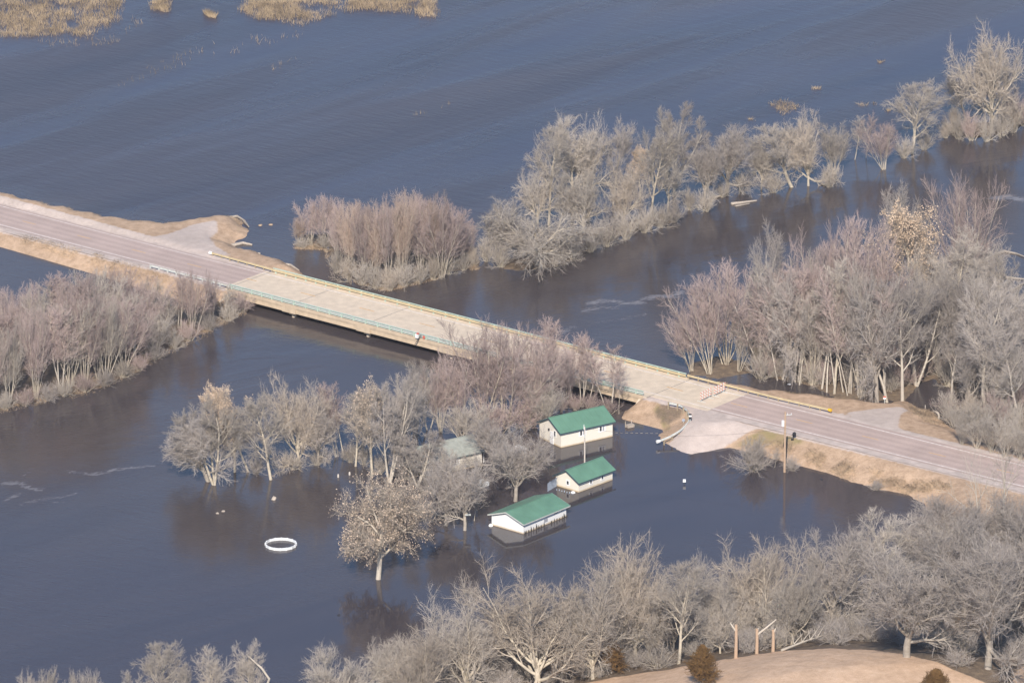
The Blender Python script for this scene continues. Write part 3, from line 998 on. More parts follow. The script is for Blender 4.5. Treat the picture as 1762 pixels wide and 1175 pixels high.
sa, sb_ = s_of(1432, 704, 2.6), S_RO + S_R + 0.6
guardrail([centre_pt(sb_ + (sa - sb_) * i / 12, 5.0 + 0.4 * max(0, i - 8) / 4) for i in range(13)],
          'tan steel guardrail with a yellow end on the far side, right of the bridge', M['beam'], side=-1, end=-1)
sa, sb_ = s_of(374, 434, 2.2), S_RO + S_L - 0.6
guardrail([centre_pt(sa + (sb_ - sa) * i / 8, 5.35 - 0.45 * i / 8) for i in range(9)],
          'tan steel guardrail on the far side, left of the bridge by the gravel spur', M['beam'], side=-1, end=0)
sa, sb_ = s_of(256, 462, 1.9), S_RO + S_L - 0.7
guardrail([centre_pt(sa + (sb_ - sa) * i / 10, -5.6 - 0.1 * i / 10) for i in range(11)],
          'grey steel guardrail on the near side of the road behind the left thicket', M['galv'], side=1, post_mat=M['galv'])
curve_px = [(1150, 692, 2.2), (1160, 694, 2.2), (1172, 697, 2.15), (1181, 704, 2.05), (1186, 713, 1.9), (1186, 722, 1.65), (1180, 732, 1.35), (1168, 742, 1.0), (1152, 751, 0.65), (1135, 758, 0.35)]
guardrail([P(x, y + 7, z - 0.1) for x, y, z in curve_px], 'pale guardrail curving from the bridge end round the gravel lot to the water', M['galv'], side=1, end=-1, post_gap=1.6, end_mat=M['white'])

# ------------------------------------------------------------------ road barricades
def barricade(a_px, b_px, label):
    a = P(*a_px, DECK_Z); b_ = P(*b_px, DECK_Z)
    a[2] = b_[2] = DECK_Z + 0.004
    d = b_ - a; Lb = np.linalg.norm(d); d /= Lb
    f = np.array([d[1], -d[0], 0])
    o = thing('barricade', label, 'barricade', (a + b_) / 2, 'striped barricades closing the bridge')
    oo = np.array((a + b_) / 2)
    for z in (0.55, 1.0, 1.45):
        bm = MB(); bm.box(np.zeros(3), (Lb, 0.05, 0.24))
        me = bpy.data.meshes.new('board'); me.from_pydata(bm.v, [], bm.f); me.materials.append(M['stripes'])
        ob = bpy.data.objects.new('board', me); C.objects.link(ob); ob.parent = o
        ob.location = tuple(f * 0.055 + np.array([0, 0, z])); ob.rotation_euler = (0, 0, math.atan2(d[1], d[0]))
    for k in (-0.36, 0.36):
        p = oo + d * Lb * k
        m = MB(); m.bar(p + [0, 0, 0.081], p + [0, 0, 1.6], 0.055); m.build('upright', M['galv'], o)
        m = MB(); m.bar(p - f * 0.75 + [0, 0, 0.04], p + f * 0.75 + [0, 0, 0.04], 0.08); m.build('foot', M['galv'], o)
    return o


barricade((1204.5, 692.5), (1223.5, 683.5), 'red and white striped barricade nearer the camera on the bridge end')
barricade((1228, 683), (1247.5, 674), 'red and white striped barricade next to the far bridge rail')

# ------------------------------------------------------------------ houses in the flood
def house(name, label, A, B, Cc, wall_h, rise, wall, roof, windows, over=0.35, trimm=None, thick=0.10):
    A, B, Cc = P(*A), P(*B), P(*Cc)
    u = B - A; L = np.linalg.norm(u); u /= L
    v = np.array([-u[1], u[0], 0.0])
    Wd = float((Cc - A) @ v)
    base = A + u * L / 2 + v * Wd / 2
    o = thing(name, label, 'house', base)
    z0 = -1.3
    def q(a, b_, z): return A + u * a + v * b_ + np.array([0, 0, z])
    m = MB()
    m.quad(q(0, 0, z0), q(L, 0, z0), q(L, 0, wall_h), q(0, 0, wall_h))
    m.quad(q(L, Wd, z0), q(0, Wd, z0), q(0, Wd, wall_h), q(L, Wd, wall_h))
    m.quad(q(0, Wd, z0), q(0, 0, z0), q(0, 0, wall_h), q(0, Wd / 2, wall_h + rise), q(0, Wd, wall_h))
    m.quad(q(L, 0, z0), q(L, Wd, z0), q(L, Wd, wall_h), q(L, Wd / 2, wall_h + rise), q(L, 0, wall_h))
    m.build('wall', wall, o)
    # roof: two slabs with an overhang, fascia boards under the edges
    sl = rise / (Wd / 2)
    zr = wall_h + rise + 0.05
    ze = wall_h + 0.05 - sl * over
    m = MB()
    for sgn in (0, 1):
        e = -over if sgn == 0 else Wd + over
        a, b_, c, d = q(-over, e, ze), q(L + over, e, ze), q(L + over, Wd / 2, zr), q(-over, Wd / 2, zr)
        if sgn: a, b_, c, d = b_, a, d, c
        up = np.array([0, 0, thick])
        m.hexa([a, b_, c, d], [a + up, b_ + up, c + up, d + up])
    r = m.build('roof', roof, o)
    m = MB(); m.bar(q(-over - 0.02, Wd / 2, zr + thick), q(L + over + 0.02, Wd / 2, zr + thick), 0.22, 0.06); m.build('ridge_cap', roof, r)
    nr = max(2, int(L / 0.9))
    for i in range(1, nr):
        x = -over + (L + 2 * over) * i / nr
        m = MB()
        m.bar(q(x, -over, ze + thick + 0.012), q(x, Wd / 2 - 0.13, zr + thick + 0.012 - sl * 0.13), 0.04, 0.03)
        m.build('seam', roof, r)
    tm = trimm or M['trim']
    m = MB(); m.bar(q(-over, -over - 0.02, ze - 0.02), q(L + over, -over - 0.02, ze - 0.02), 0.03, 0.16); m.build('fascia_board', tm, r)
    for xx in (-over - 0.02, L + over + 0.02):
        m = MB()
        m.bar(q(xx, -over, ze + 0.0), q(xx, Wd / 2, zr + 0.0), 0.03, 0.17)
        m.bar(q(xx, Wd + over, ze + 0.0), q(xx, Wd / 2, zr + 0.0), 0.03, 0.17)
        m.build('barge_board', tm, r)
    for (face, c, z, w, h, panes) in windows:
        if face == 'front':
            ctr = q(c, 0, z); ax, out = u, -v
        else:
            ctr = q(0, c, z); ax, out = v, -u
        fw = 0.16
        m = MB()
        for sx in (-1, 1):
            m.box(ctr + ax * sx * (w / 2 + fw / 2) + out * 0.03, (fw, 0.06, h + 2 * fw), (ax, out, AX[2]))
            m.box(ctr + np.array([0, 0, sx * (h / 2 + fw / 2)]) + out * 0.03, (w, 0.06, fw), (ax, out, AX[2]))
        for k in range(1, panes):
            m.box(ctr + ax * (-w / 2 + w * k / panes) + out * 0.03, (0.10, 0.06, h), (ax, out, AX[2]))
        wdw = m.build('window', M['white'], o)
        for k in range(panes):
            m = MB(); m.box(ctr + ax * (-w / 2 + w * (k + 0.5) / panes) + out * 0.008, (w / panes - (0.11 if panes > 1 else 0.01), 0.014, h - 0.01), (ax, out, AX[2]))
            m.build('pane', M['glass'] if k % 2 == 0 else M['pane_light'], wdw)
    return o, q, L, Wd, u, v


# large cream cabin by the bridge
o1, q1, L1, W1, u1, v1 = house('cabin', 'largest cream cabin with green metal roof, nearest the bridge, mirrored in water',
                               (965.2, 770.3), (1054, 750.6), (927.5, 752.5), 2.42, 1.42, M['cream'], M['green_roof'],
                               [('front', 0, 0, 0, 0, 0)][:0])


def add_window(o, q, u, v, face, c, z, w, h, panes, fw=0.17):
    if face == 'front': ctr = q(c, 0, z); ax, out = u, -v
    else: ctr = q(0, c, z); ax, out = v, -u
    m = MB()
    for sx in (-1, 1):
        m.box(ctr + ax * sx * (w / 2 + fw / 2) + out * 0.03, (fw, 0.06, h + 2 * fw), (ax, out, AX[2]))
        m.box(ctr + np.array([0, 0, sx * (h / 2 + fw / 2)]) + out * 0.03, (w, 0.06, fw), (ax, out, AX[2]))
    for k in range(1, panes):
        m.box(ctr + ax * (-w / 2 + w * k / panes) + out * 0.03, (0.16, 0.06, h), (ax, out, AX[2]))
    wd = m.build('window', M['white'], o)
    for k in range(panes):
        m = MB(); m.box(ctr + ax * (-w / 2 + w * (k + 0.5) / panes) + out * 0.008, (w / panes - (0.17 if panes > 1 else 0.01), 0.014, h - 0.01), (ax, out, AX[2]))
        m.build('pane', M['glass'] if k % 2 == 0 else M['pane_light'], wd)


def corner_trim(o, q, L, Wd, z, mat, corners=((0, 0), (1, 0), (0, 1))):
    for a, b_ in corners:
        m = MB(); m.box(q(a * L, b_ * Wd, z / 2 - 0.3) , (0.16, 0.16, z + 0.55)); m.build('corner_board', mat, o)


add_window(o1, q1, u1, v1, 'front', L1 * 0.415, 1.62, 0.95, 0.72, 2)
add_window(o1, q1, u1, v1, 'front', L1 * 0.795, 1.62, 0.95, 0.72, 2)
add_window(o1, q1, u1, v1, 'side', W1 * 0.28, 1.75, 0.45, 0.85, 1, 0.08)
m = MB(); m.box(q1(-0.03, W1 * 0.42, 0.6), (0.06, 0.95, 2.6), (u1, v1, AX[2])); dr = m.build('door', M['white'], o1)
m = MB(); m.box(q1(-0.085, W1 * 0.42 + 0.33, 0.9), (0.05, 0.06, 0.14), (u1, v1, AX[2])); m.build('handle', M['dark'], dr)
m = MB(); m.box(q1(-0.12, W1 * 0.54, 2.05), (0.2, 0.18, 0.3), (u1, v1, AX[2])); m.build('lantern', M['dark'], o1)

# small cream cabin
o2, q2, L2, W2, u2, v2 = house('cabin', 'smallest cream cabin with green roof, between the large cabin and white garage',
                               (995.6, 847), (1053.9, 825.3), (956.5, 835), 1.62, 1.25, M['cream'], M['green_roof'], [])
add_window(o2, q2, u2, v2, 'front', L2 * 0.36, 0.98, 0.38, 0.55, 1, 0.16)
add_window(o2, q2, u2, v2, 'front', L2 * 0.70, 0.98, 0.38, 0.55, 1, 0.16)
add_window(o2, q2, u2, v2, 'side', W2 * 0.47, 1.0, 0.40, 0.55, 1, 0.16)

# white garage
o3, q3, L3, W3, u3, v3 = house('garage', 'white low garage with green roof, nearest the camera in the flood',
                               (900.4, 918.3), (974.2, 888), (846.3, 902.8), 1.66, 0.98, M['whitewall'], M['green_roof'], [], over=0.42, trimm=M['galv'])
o3['category'] = 'garage'
for c, w in ((L3 * 0.76, 0.9), (L3 * 0.91, 0.45)):
    m = MB(); m.box(q3(c, -0.012, 1.18), (w, 0.05, 0.13), (u3, v3, AX[2])); m.build('vent_slot', M['dark'], o3)
m = MB(); m.box(q3(L3 * 0.52, -0.015, 0.68), (0.85, 0.05, 0.5), (u3, v3, AX[2])); m.build('side_window', M['pane_light'], o3)
rr = random.Random(3)
for i in range(17):
    c = L3 * (0.02 + 0.96 * i / 16) + rr.uniform(-0.12, 0.12)
    if 0.44 < c / L3 < 0.60: continue
    h = rr.uniform(0.45, 0.95) * (1.0 if c / L3 < 0.45 else 0.8)
    m = MB()
    for k in range(3):
        b0 = q3(c + rr.uniform(-0.1, 0.1), -0.32 + rr.uniform(-0.08, 0.08), 0)
        m.tube([b0 + [0, 0, -1.0], b0 + [rr.uniform(-.05, .05), 0, h * rr.uniform(0.6, 1)]], [0.06, 0.035], 5)
    tag(m.build('plant_stalk', M['stalk']), 'dark dead plant stalk standing in water along the white garage wall', 'plant', 'dark stalks along the garage')

# house hidden behind the trees
o4, q4, L4, W4, u4, v4 = house('house', 'cream house with faded grey-green roof, mostly hidden behind bare trees', (733, 822), (829, 800), (694, 804), 2.3, 1.5,
                               M['cream'], M['grey_roof'], [])
add_window(o4, q4, u4, v4, 'side', W4 * 0.45, 1.5, 0.5, 0.8, 1, 0.12)
add_window(o4, q4, u4, v4, 'front', L4 * 0.55, 1.4, 0.8, 0.8, 2, 0.12)
# covered porch off its right end
pr = q4(L4 + 1.6, 0.8, 0)
m = MB(); m.box(q4(L4 + 2.9, W4 * 0.45, 2.15), (4.6, 3.2, 0.14), (u4, v4, AX[2]))
porch = m.build('porch_roof', M['galv'], o4)
for a, b_ in ((1.0, -0.2), (4.8, -0.2), (1.0, 2.6), (4.8, 2.6)):
    m = MB(); m.bar(q4(L4 + a, W4 * 0.2 + b_, -1.0), q4(L4 + a, W4 * 0.2 + b_, 2.08), 0.12); m.build('porch_post', M['white'], porch)


# small things around the houses
def wedge_tank(px, py, label, sx, sy, sz, mat, rz=0.0, cat='box', name='white_box', z0=-0.6, group=None):
    p = P(px, py); u = np.array([math.cos(rz), math.sin(rz), 0]); v = np.array([-u[1], u[0], 0])
    m = MB()
    def k(a, b_, z): return p + u * a + v * b_ + np.array([0, 0, z])
    b0 = [k(-sx, -sy, z0), k(sx, -sy, z0), k(sx, sy, z0), k(-sx, sy, z0)]
    t0 = [k(-sx, -sy, sz * 0.8), k(sx, -sy, sz * 0.8), k(sx, sy, sz * 0.8), k(-sx, sy, sz * 0.8)]
    t1 = [k(-sx * .85, -sy * .7, sz), k(sx * .85, -sy * .7, sz), k(sx * .85, sy * .7, sz), k(-sx * .85, sy * .7, sz)]
    m.hexa(b0, t0); m.hexa([x + [0, 0, 0.002] for x in t0], t1)
    return tag(m.build(name, mat), label, cat, group)


ang_h = math.atan2(u3[1], u3[0])
camper = wedge_tank(826, 836, 'small white box-shaped camper roof showing among bare trees left of the garage', 1.15, 0.8, 0.75, M['white'], ang_h, 'camper', 'camper')
wedge_tank(889, 786, 'white trailer with a dark window standing behind bare branches by the cabins', 1.3, 0.9, 1.5, M['white'], ang_h, 'trailer', 'trailer')
m = MB(); tp = P(889, 786); m.box(tp + u3 * 0.2 - v3 * 0.91 + np.array([0, 0, 0.95]), (0.7, 0.03, 0.4), (u3, v3, AX[2]))
w_ = m.build('window', M['glass'], [o for o in bpy.data.objects if o.name == 'trailer'][0])
# floating bits
def blob(px, py, r, label, mat, name, cat, flat=0.6, z=0.0, group=None):
    p = P(px, py); p[2] = z
    V, F = [], []
    for i in range(5):
        ph = -0.4 + (math.pi / 2 + 0.4) * i / 4
        for j in range(10):
            th = 2 * math.pi * j / 10
            k = 1 if mat in (M['white'],) else 0.75 + 0.5 * ((math.sin(7.1 * j + 3.3 * i + px) * 43.7) % 1.0)
            V.append((p[0] + r * k * math.cos(ph) * math.cos(th), p[1] + r * k * math.cos(ph) * math.sin(th), p[2] + r * k * flat * math.sin(ph)))
    for i in range(4):
        for j in range(10):
            F.append((i * 10 + j, i * 10 + (j + 1) % 10, (i + 1) * 10 + (j + 1) % 10, (i + 1) * 10 + j))
    F.append(tuple(40 + j for j in range(10)))
    m = MB(); m.v, m.f = V, F
    return tag(m.build(name, mat), label, cat, group)


blob(844.5, 904.5, 0.34, 'round white tank end at the left corner of the white garage', M['white'], 'tank', 'tank', 1.0)
blob(986, 847.5, 0.36, 'pale float drifting at the near corner of the small cream cabin', M['white'], 'float', 'float', 0.7)
# box on posts standing in the flood right of the large cabin
tb = P(1084, 735)
t_ = thing('grill_table', 'pale box on thin posts standing alone in water right of the large cabin', 'table', tb)
m = MB(); m.box(tb + [0, 0, 0.25], (1.15, 0.7, 0.42), (u1, v1, AX[2])); m.build('box', M['driftwood'], t_)
for a in (-0.55, 0.55):
    m = MB(); m.bar(tb + u1 * a + v1 * 0.42 + [0, 0, -0.8], tb + u1 * a + v1 * 0.42 + [0, 0, 0.95], 0.09); m.build('post', M['driftwood'], t_)
# fence of blue-grey boards behind the small cabin
f0 = P(943, 845); f1 = P(957, 836.5)
fe = thing('board_fence', 'short blue-grey board fence in the water left of the small cabin', 'fence', f0)
for i in range(9):
    p = f0 + (f1 - f0) * i / 8
    m = MB(); d = (f1 - f0) / np.linalg.norm(f1 - f0)
    m.box(p + np.array([0, 0, 0.25]), (0.20, 0.05, 2.0 + 0.1 * (i % 3)), (d, np.array([-d[1], d[0], 0]), AX[2])); m.build('board', M['bluegrey'], fe)
m = MB(); m.bar(f0 + [0, 0, 0.9] + np.array([0.02, 0.06, 0]), f1 + [0, 0, 0.9] + np.array([0.02, 0.06, 0]), 0.06); m.build('stringer', M['bluegrey'], fe)
pf = thing('picket_fence', 'row of grey picket tops in the water before the small cabin gable', 'fence', P(971, 846))
for i in range(7):
    p = P(958 + i * 4.4, 843.0 + i * 1.1)
    m = MB(); m.box(p + np.array([0, 0, -0.3]), (0.12, 0.06, 0.9 + 0.15 * (i % 2))); m.build('picket', M['bluegrey'], pf)
df = thing('drowned_fence', 'dotted line of fence tops breaking the surface right of the large cabin', 'fence', P(1095, 745))
for i in range(9):
    p = P(1061 + i * 8.6, 744.6 + 0.12 * i)
    m = MB(); m.bar(p + [-0.2, 0, 0.005], p + [0.2, 0.02, 0.015], 0.04); m.bar(p + [0, 0, -1.0], p + [0, 0, 0.0], 0.06); m.build('rail_top', M['driftwood'], df)
# marker in the open water
p = P(1177.5, 833)
mk = thing('water_marker', 'small white-topped marker post standing alone in open water below the gravel lot', 'marker', p)
m = MB(); m.bar(p + [0, 0, -1.2], p + [0, 0, 0.35], 0.09); m.build('post', M['dark'], mk)
m = MB(); m.box(p + [0, 0, 0.56], (0.42, 0.22, 0.42)); m.build('head', M['white'], mk)

# ------------------------------------------------------------------ poles and signs
def sag(a, b_, drop, n=14):
    return [a + (b_ - a) * i / n - np.array([0, 0, drop * 4 * (i / n) * (1 - i / n)]) for i in range(n + 1)]


pb = P(1350, 812)
pole = thing('utility_pole', 'tall brown wooden utility pole with white transformer standing in water by the road', 'utility pole', pb)
ht = 104 * m_per_px(pb) / CP
m = MB(); m.tube([pb + [0, 0, -1.5], pb + [0, 0, ht]], [0.20, 0.13], 10); m.build('shaft', M['pole'], pole)
m = MB(); m.bar(pb + [-0.15, 0.1, ht - 0.55], pb + [1.0, 0.3, ht - 0.55], 0.10); m.build('crossarm', M['galv'], pole)
m = MB(); m.tube([pb + [-0.33, -0.1, ht - 2.2], pb + [-0.33, -0.1, ht - 1.35]], 0.22, 10); m.build('transformer', M['white'], pole)
for a in (0.35, 0.9):
    m = MB(); m.tube([pb + [a, 0.2, ht - 0.5], pb + [a, 0.2, ht - 0.3]], 0.04, 6); m.build('insulator', M['white'], pole)
p2 = P(1006, 796)
pole2 = thing('utility_pole', 'thin pale service pole standing in water before the large cream cabin', 'utility pole', p2)
ht2 = 62 * m_per_px(p2) / CP
m = MB(); m.tube([p2 + [0, 0, -1.5], p2 + [0, 0, ht2]], [0.13, 0.09], 8); m.build('shaft', M['palepole'], pole2)
m = MB(); m.tube([p2 + [-0.12, -0.02, ht2 - 0.4], p2 + [-0.12, -0.02, ht2 + 0.35]], 0.05, 6); m.build('mast', M['white'], pole2)
m = MB(); m.box(p2 + [0.0, -0.17, ht2 - 1.4], (0.24, 0.14, 0.5)); m.build('meter_box', M['galv'], pole2)
m = MB(); m.tube(sag(p2 + [0.05, 0, ht2 - 0.2], pb + [-0.05, 0, ht - 2.6], 1.2), 0.012, 4)
tag(m.build('service_wire', M['dark']), 'thin service wire slung between the roadside pole and the cabin pole', 'wire')


def signpost(px, py, label, hgt, head, mat_head, name='road_sign', cat='sign', post=None, lean=0.0, z=None):
    p = G(px, py)
    o = thing(name, label, cat, p)
    top = p + np.array([lean, 0, hgt])
    m = MB(); m.bar(p + [0, 0, -0.4], top, 0.09); m.build('post', post or M['galv'], o)
    if head:
        hm = MB()
        if head[0] == 'disc':
            hm.tube([top + [0, -0.05, 0], top + [0.03, -0.1, 0]], head[1], 14)
        else:
            hm.box(top + [0, -0.08, -head[2] * 0.2], (head[1], 0.05, head[2]))
        hm.build('panel', mat_head, o)
    return o, top


sp, top = signpost(1363.5, 757, 'black oval marker on a short leaning post beside the road', 0.85, None, None, 'roadside_marker', 'marker', M['black'], 0.18)
m = MB(); d_ = np.array([0.35, 0.55, 0.6]); d_ /= np.linalg.norm(d_)
m.tube([top + [0, 0, -0.28], top + [0.05, 0.0, -0.05], top + [0.12, 0, 0.25], top + [0.15, 0, 0.42]], [0.12, 0.30, 0.26, 0.08], 10); m.build('marker_head', M['black'], sp)
m = MB(); m.box(np.array(sp['_o']) + [0, 0, 0.1], (0.42, 0.3, 0.2)); m.build('foot', M['black'], sp)
sp, top = signpost(1187.5, 726, 'black and white object marker at the bend of the pale guardrail', 1.1, ('box', 0.42, 0.85), M['black'], 'object_marker', 'marker')
m = MB(); m.box(top + [0, -0.12, -0.12], (0.40, 0.03, 0.24)); m.build('white_band', M['white'], sp)
signpost(1176, 727, 'small blue-white box behind the curved guardrail', 0.5, ('box', 0.4, 0.35), M['bluegrey'], 'meter_box', 'box')
sp, top = signpost(1522, 694, 'small white and red sign on a grey post at the edge of the wood', 1.0, ('box', 0.42, 0.42), M['white'], 'road_sign', 'sign')
m = MB(); m.box(top + [0, -0.12, 0.08], (0.42, 0.03, 0.2)); m.build('red_band', M['red'], sp)
signpost(1592, 706, 'slim pale marker post by the track at the edge of the wood', 0.85, None, None, 'marker_post', 'post', M['palepole'])
p = G(1615, 722)
sn = thing('leaning_stump', 'pale broken stump leaning at the water edge right of the track', 'stump', p)
m = MB(); m.tube([p + [0, 0, -0.5], p + [0.05, 0, 0.6], p + [-0.15, 0.1, 1.2]], [0.17, 0.15, 0.12], 8); m.build('trunk', M['bark_pale'], sn)
m = MB(); m.tube([p + [-0.05, 0.05, 0.95], p + [-0.5, 0.1, 1.35]], [0.12, 0.05], 6); m.build('broken_limb', M['bark_pale'], sn)

# ------------------------------------------------------------------ swimming pool ring
pc = P(483.3, 938)
Rp = 53.2 * m_per_px(pc) / 2
pool = thing('pool_ring', 'round white above-ground pool wall standing in open flood water', 'pool', pc)
NP = 16
for i in range(NP):
    a0 = 2 * math.pi * (i + 0.06) / NP; a1 = 2 * math.pi * (i + 0.94) / NP
    bot, topv = [], []
    for a, r in ((a0, Rp - 0.03), (a1, Rp - 0.03), (a1, Rp + 0.03), (a0, Rp + 0.03)):
        bot.append(pc + np.array([r * math.cos(a), r * math.sin(a), -0.8])); topv.append(pc + np.array([r * math.cos(a), r * math.sin(a), 0.34]))
    m = MB(); m.hexa(bot, topv); pn = m.build('wall_panel', M['panelwhite'], pool)
    bot, topv = [], []
    for a, r in ((a0, Rp - 0.06), (a1, Rp - 0.06), (a1, Rp + 0.07), (a0, Rp + 0.07)):
        bot.append(pc + np.array([r * math.cos(a), r * math.sin(a), 0.342])); topv.append(pc + np.array([r * math.cos(a), r * math.sin(a), 0.37]))
    m = MB(); m.hexa(bot, topv); m.build('top_ledge', M['panelwhite'], pn)
    a = 2 * math.pi * i / NP
    e = np.array([math.cos(a), math.sin(a), 0]); f = np.array([-e[1], e[0], 0])
    m = MB(); m.box(pc + e * Rp + np.array([0, 0, -0.2]), (0.17, 0.15, 1.2), (e, f, AX[2])); m.build('upright', M['panelwhite'], pool)


# ------------------------------------------------------------------ trees: prototypes
def path(rg, pos, d, L, k, jit, trop, trop_end=None):
    n = len(pos)
    out = np.zeros((n, k, 3)); out[:, 0] = pos
    d = d.copy()
    for i in range(1, k):
        d = d + rg.normal(0, jit, (n, 3)) + np.array([0, 0, 1.0]) * trop
        d /= np.linalg.norm(d, axis=1)[:, None]
        out[:, i] = out[:, i - 1] + d * (L / (k - 1))[:, None]
    return out


def lengths(Pl):
    return np.linalg.norm(np.diff(Pl, axis=1), axis=2).sum(1)


def children(rg, Pl, Rl, n, t0, t1, ang, angv, lr, shape, rr, k, jit, trop, rend=0.25, lmin=0.0):
    N, kp, _ = Pl.shape
    par = np.repeat(np.arange(N), n)
    t = t0 + (t1 - t0) * ((np.tile(np.arange(n), N) + rg.uniform(0, 1, N * n)) / n)
    x = t * (kp - 1); i0 = np.minimum(x.astype(int), kp - 2); fr = (x - i0)[:, None]
    pos = Pl[par, i0] * (1 - fr) + Pl[par, i0 + 1] * fr
    tan = Pl[par, i0 + 1] - Pl[par, i0]; tan /= np.linalg.norm(tan, axis=1)[:, None]
    rad = Rl[par, i0] * (1 - fr[:, 0]) + Rl[par, i0 + 1] * fr[:, 0]
    az = np.tile(np.arange(n), N) * 2.39996 + rg.uniform(0, 1.3, N * n) + np.repeat(rg.uniform(0, 6.28, N), n)
    ref = np.where(np.abs(tan[:, 2:3]) < 0.9, np.array([[0, 0, 1.0]]), np.array([[1.0, 0, 0]]))
    e1 = np.cross(tan, ref); e1 /= np.linalg.norm(e1, axis=1)[:, None]
    e2 = np.cross(tan, e1)
    a = np.radians(ang + rg.normal(0, angv, N * n))
    if callable(shape): sh = shape(t)
    else: sh = shape
    d = np.cos(a)[:, None] * tan + np.sin(a)[:, None] * (np.cos(az)[:, None] * e1 + np.sin(az)[:, None] * e2)
    L = lengths(Pl)[par] * lr * sh * rg.uniform(0.7, 1.25, N * n)
    L = np.maximum(L, lmin)
    Pc = path(rg, pos, d, L, k, jit, trop)
    r0 = np.minimum(rad * rr, rad * 0.95)
    Rc = r0[:, None] * np.linspace(1, rend, k)[None]
    return Pc, Rc


def tubes(Pl, Rl, sides):
    N, k, _ = Pl.shape
    tan = np.gradient(Pl, axis=1)
    tan /= np.linalg.norm(tan, axis=2)[..., None] + 1e-9
    ref = np.where(np.abs(tan[:, :1, 2:3]) < 0.85, np.array([0, 0, 1.0]), np.array([1.0, 0, 0]))
    ref = np.broadcast_to(ref, tan.shape)
    e1 = np.cross(tan, ref); e1 /= np.linalg.norm(e1, axis=2)[..., None] + 1e-9
    e2 = np.cross(tan, e1)
    th = 2 * np.pi * np.arange(sides) / sides
    V = Pl[:, :, None] + Rl[:, :, None, None] * (np.cos(th)[:, None] * e1[:, :, None] + np.sin(th)[:, None] * e2[:, :, None])
    idx = np.arange(N * k * sides).reshape(N, k, sides)
    nx = np.roll(idx, -1, axis=2)
    F = np.stack([idx[:, :-1], nx[:, :-1], nx[:, 1:], idx[:, 1:]], -1).reshape(-1, 4)
    return V.reshape(-1, 3), F


def spikes(rg, Pl, Rl):
    """two-point twigs as slim three-sided spikes"""
    N = len(Pl)
    d = Pl[:, -1] - Pl[:, 0]
    d /= np.linalg.norm(d, axis=1)[:, None] + 1e-9
    ref = rg.normal(0, 1, (N, 3))
    e1 = np.cross(d, ref); e1 /= np.linalg.norm(e1, axis=1)[:, None] + 1e-9
    e2 = np.cross(d, e1)
    V = np.zeros((N, 4, 3))
    for j in range(3):
        t = 2 * math.pi * j / 3
        V[:, j] = Pl[:, 0] + Rl[:, 0:1] * (math.cos(t) * e1 + math.sin(t) * e2)
    V[:, 3] = Pl[:, -1]
    i = np.arange(N)[:, None] * 4
    F = np.concatenate([i + np.array([[0, 1, 3]]), i + np.array([[1, 2, 3]]), i + np.array([[2, 0, 3]])])
    return V.reshape(-1, 3), F


PROTO = {}


def finish(name, rg, wood, fine, twigs, bark, twigm, leaves=None, H0=None):
    """wood / fine: lists of (P, R, sides, tip); twigs: list of (P, R, tip)"""
    allp = np.concatenate([p.reshape(-1, 3) for p, *_ in wood + fine] + [p.reshape(-1, 3) for p, *_ in twigs])
    top = np.percentile(allp[:, 2], 99.8)
    wdt = np.percentile(allp[:, 0], 99) - np.percentile(allp[:, 0], 1)
    V, F, n = [], [], 0
    for p, r, s, _ in wood:
        v, f = tubes(p, r, s); V.append(v); F.append(f + n); n += len(v)
    tm = mesh_np(name + '_trunk', np.concatenate(V), np.concatenate(F), smooth=True); tm.materials.append(M[bark])
    V, F4, F3, tp, n = [], [], [], [], 0
    for p, r, s, tip in fine:
        v, f = tubes(p, r, s); V.append(v); F4.append(f + n); n += len(v); tp.append(np.full(len(v), tip))
    for p, r, tip in twigs:
        v, f = spikes(rg, p, r); V.append(v); F3.append(f + n); n += len(v); tp.append(np.full(len(v), tip))
    cm = mesh_np(name + '_crown', np.concatenate(V), np.concatenate(F4) if F4 else None, np.concatenate(F3))
    a = cm.attributes.new('tip', 'FLOAT', 'POINT'); a.data.foreach_set('value', np.concatenate(tp).astype(np.float32))
    cm.materials.append(M[twigm])
    lm = None
    if leaves is not None:
        cnt, size, tw = leaves
        pick = rg.choice(len(tw), cnt)
        u = rg.uniform(0.3, 1.0, (cnt, 1))
        ctr = tw[pick, 0] * (1 - u) + tw[pick, -1] * u + rg.normal(0, 0.08, (cnt, 3))
        e1 = rg.normal(0, 1, (cnt, 3)); e1 /= np.linalg.norm(e1, axis=1)[:, None]
        e2 = np.cross(e1, rg.normal(0, 1, (cnt, 3))); e2 /= np.linalg.norm(e2, axis=1)[:, None]
        s = rg.uniform(0.6, 1.2, (cnt, 1)) * size
        V = np.stack([ctr - e1 * s, ctr + e2 * s * 0.6, ctr + e1 * s, ctr - e2 * s * 0.6], 1).reshape(-1, 3)
        lm = mesh_np(name + '_leaves', V, np.arange(cnt * 4).reshape(-1, 4)); lm.materials.append(M['leaf'])
    PROTO[name] = (tm, cm, lm, float(top), float(wdt))


def stems_to_path(rg, specs, k, jit, trop):
    pos = np.array([s[0] for s in specs]); d = np.array([s[1] for s in specs]); d /= np.linalg.norm(d, axis=1)[:, None]
    L = np.array([s[2] for s in specs])
    Pl = path(rg, pos, d, L, k, jit, trop)
    return Pl


def rootext(Pl, Rl, depth=1.8):
    first = Pl[:, :1].copy(); first[:, :, 2] -= depth
    return np.concatenate([first, Pl], 1), np.concatenate([Rl[:, :1] * 1.12, Rl], 1)


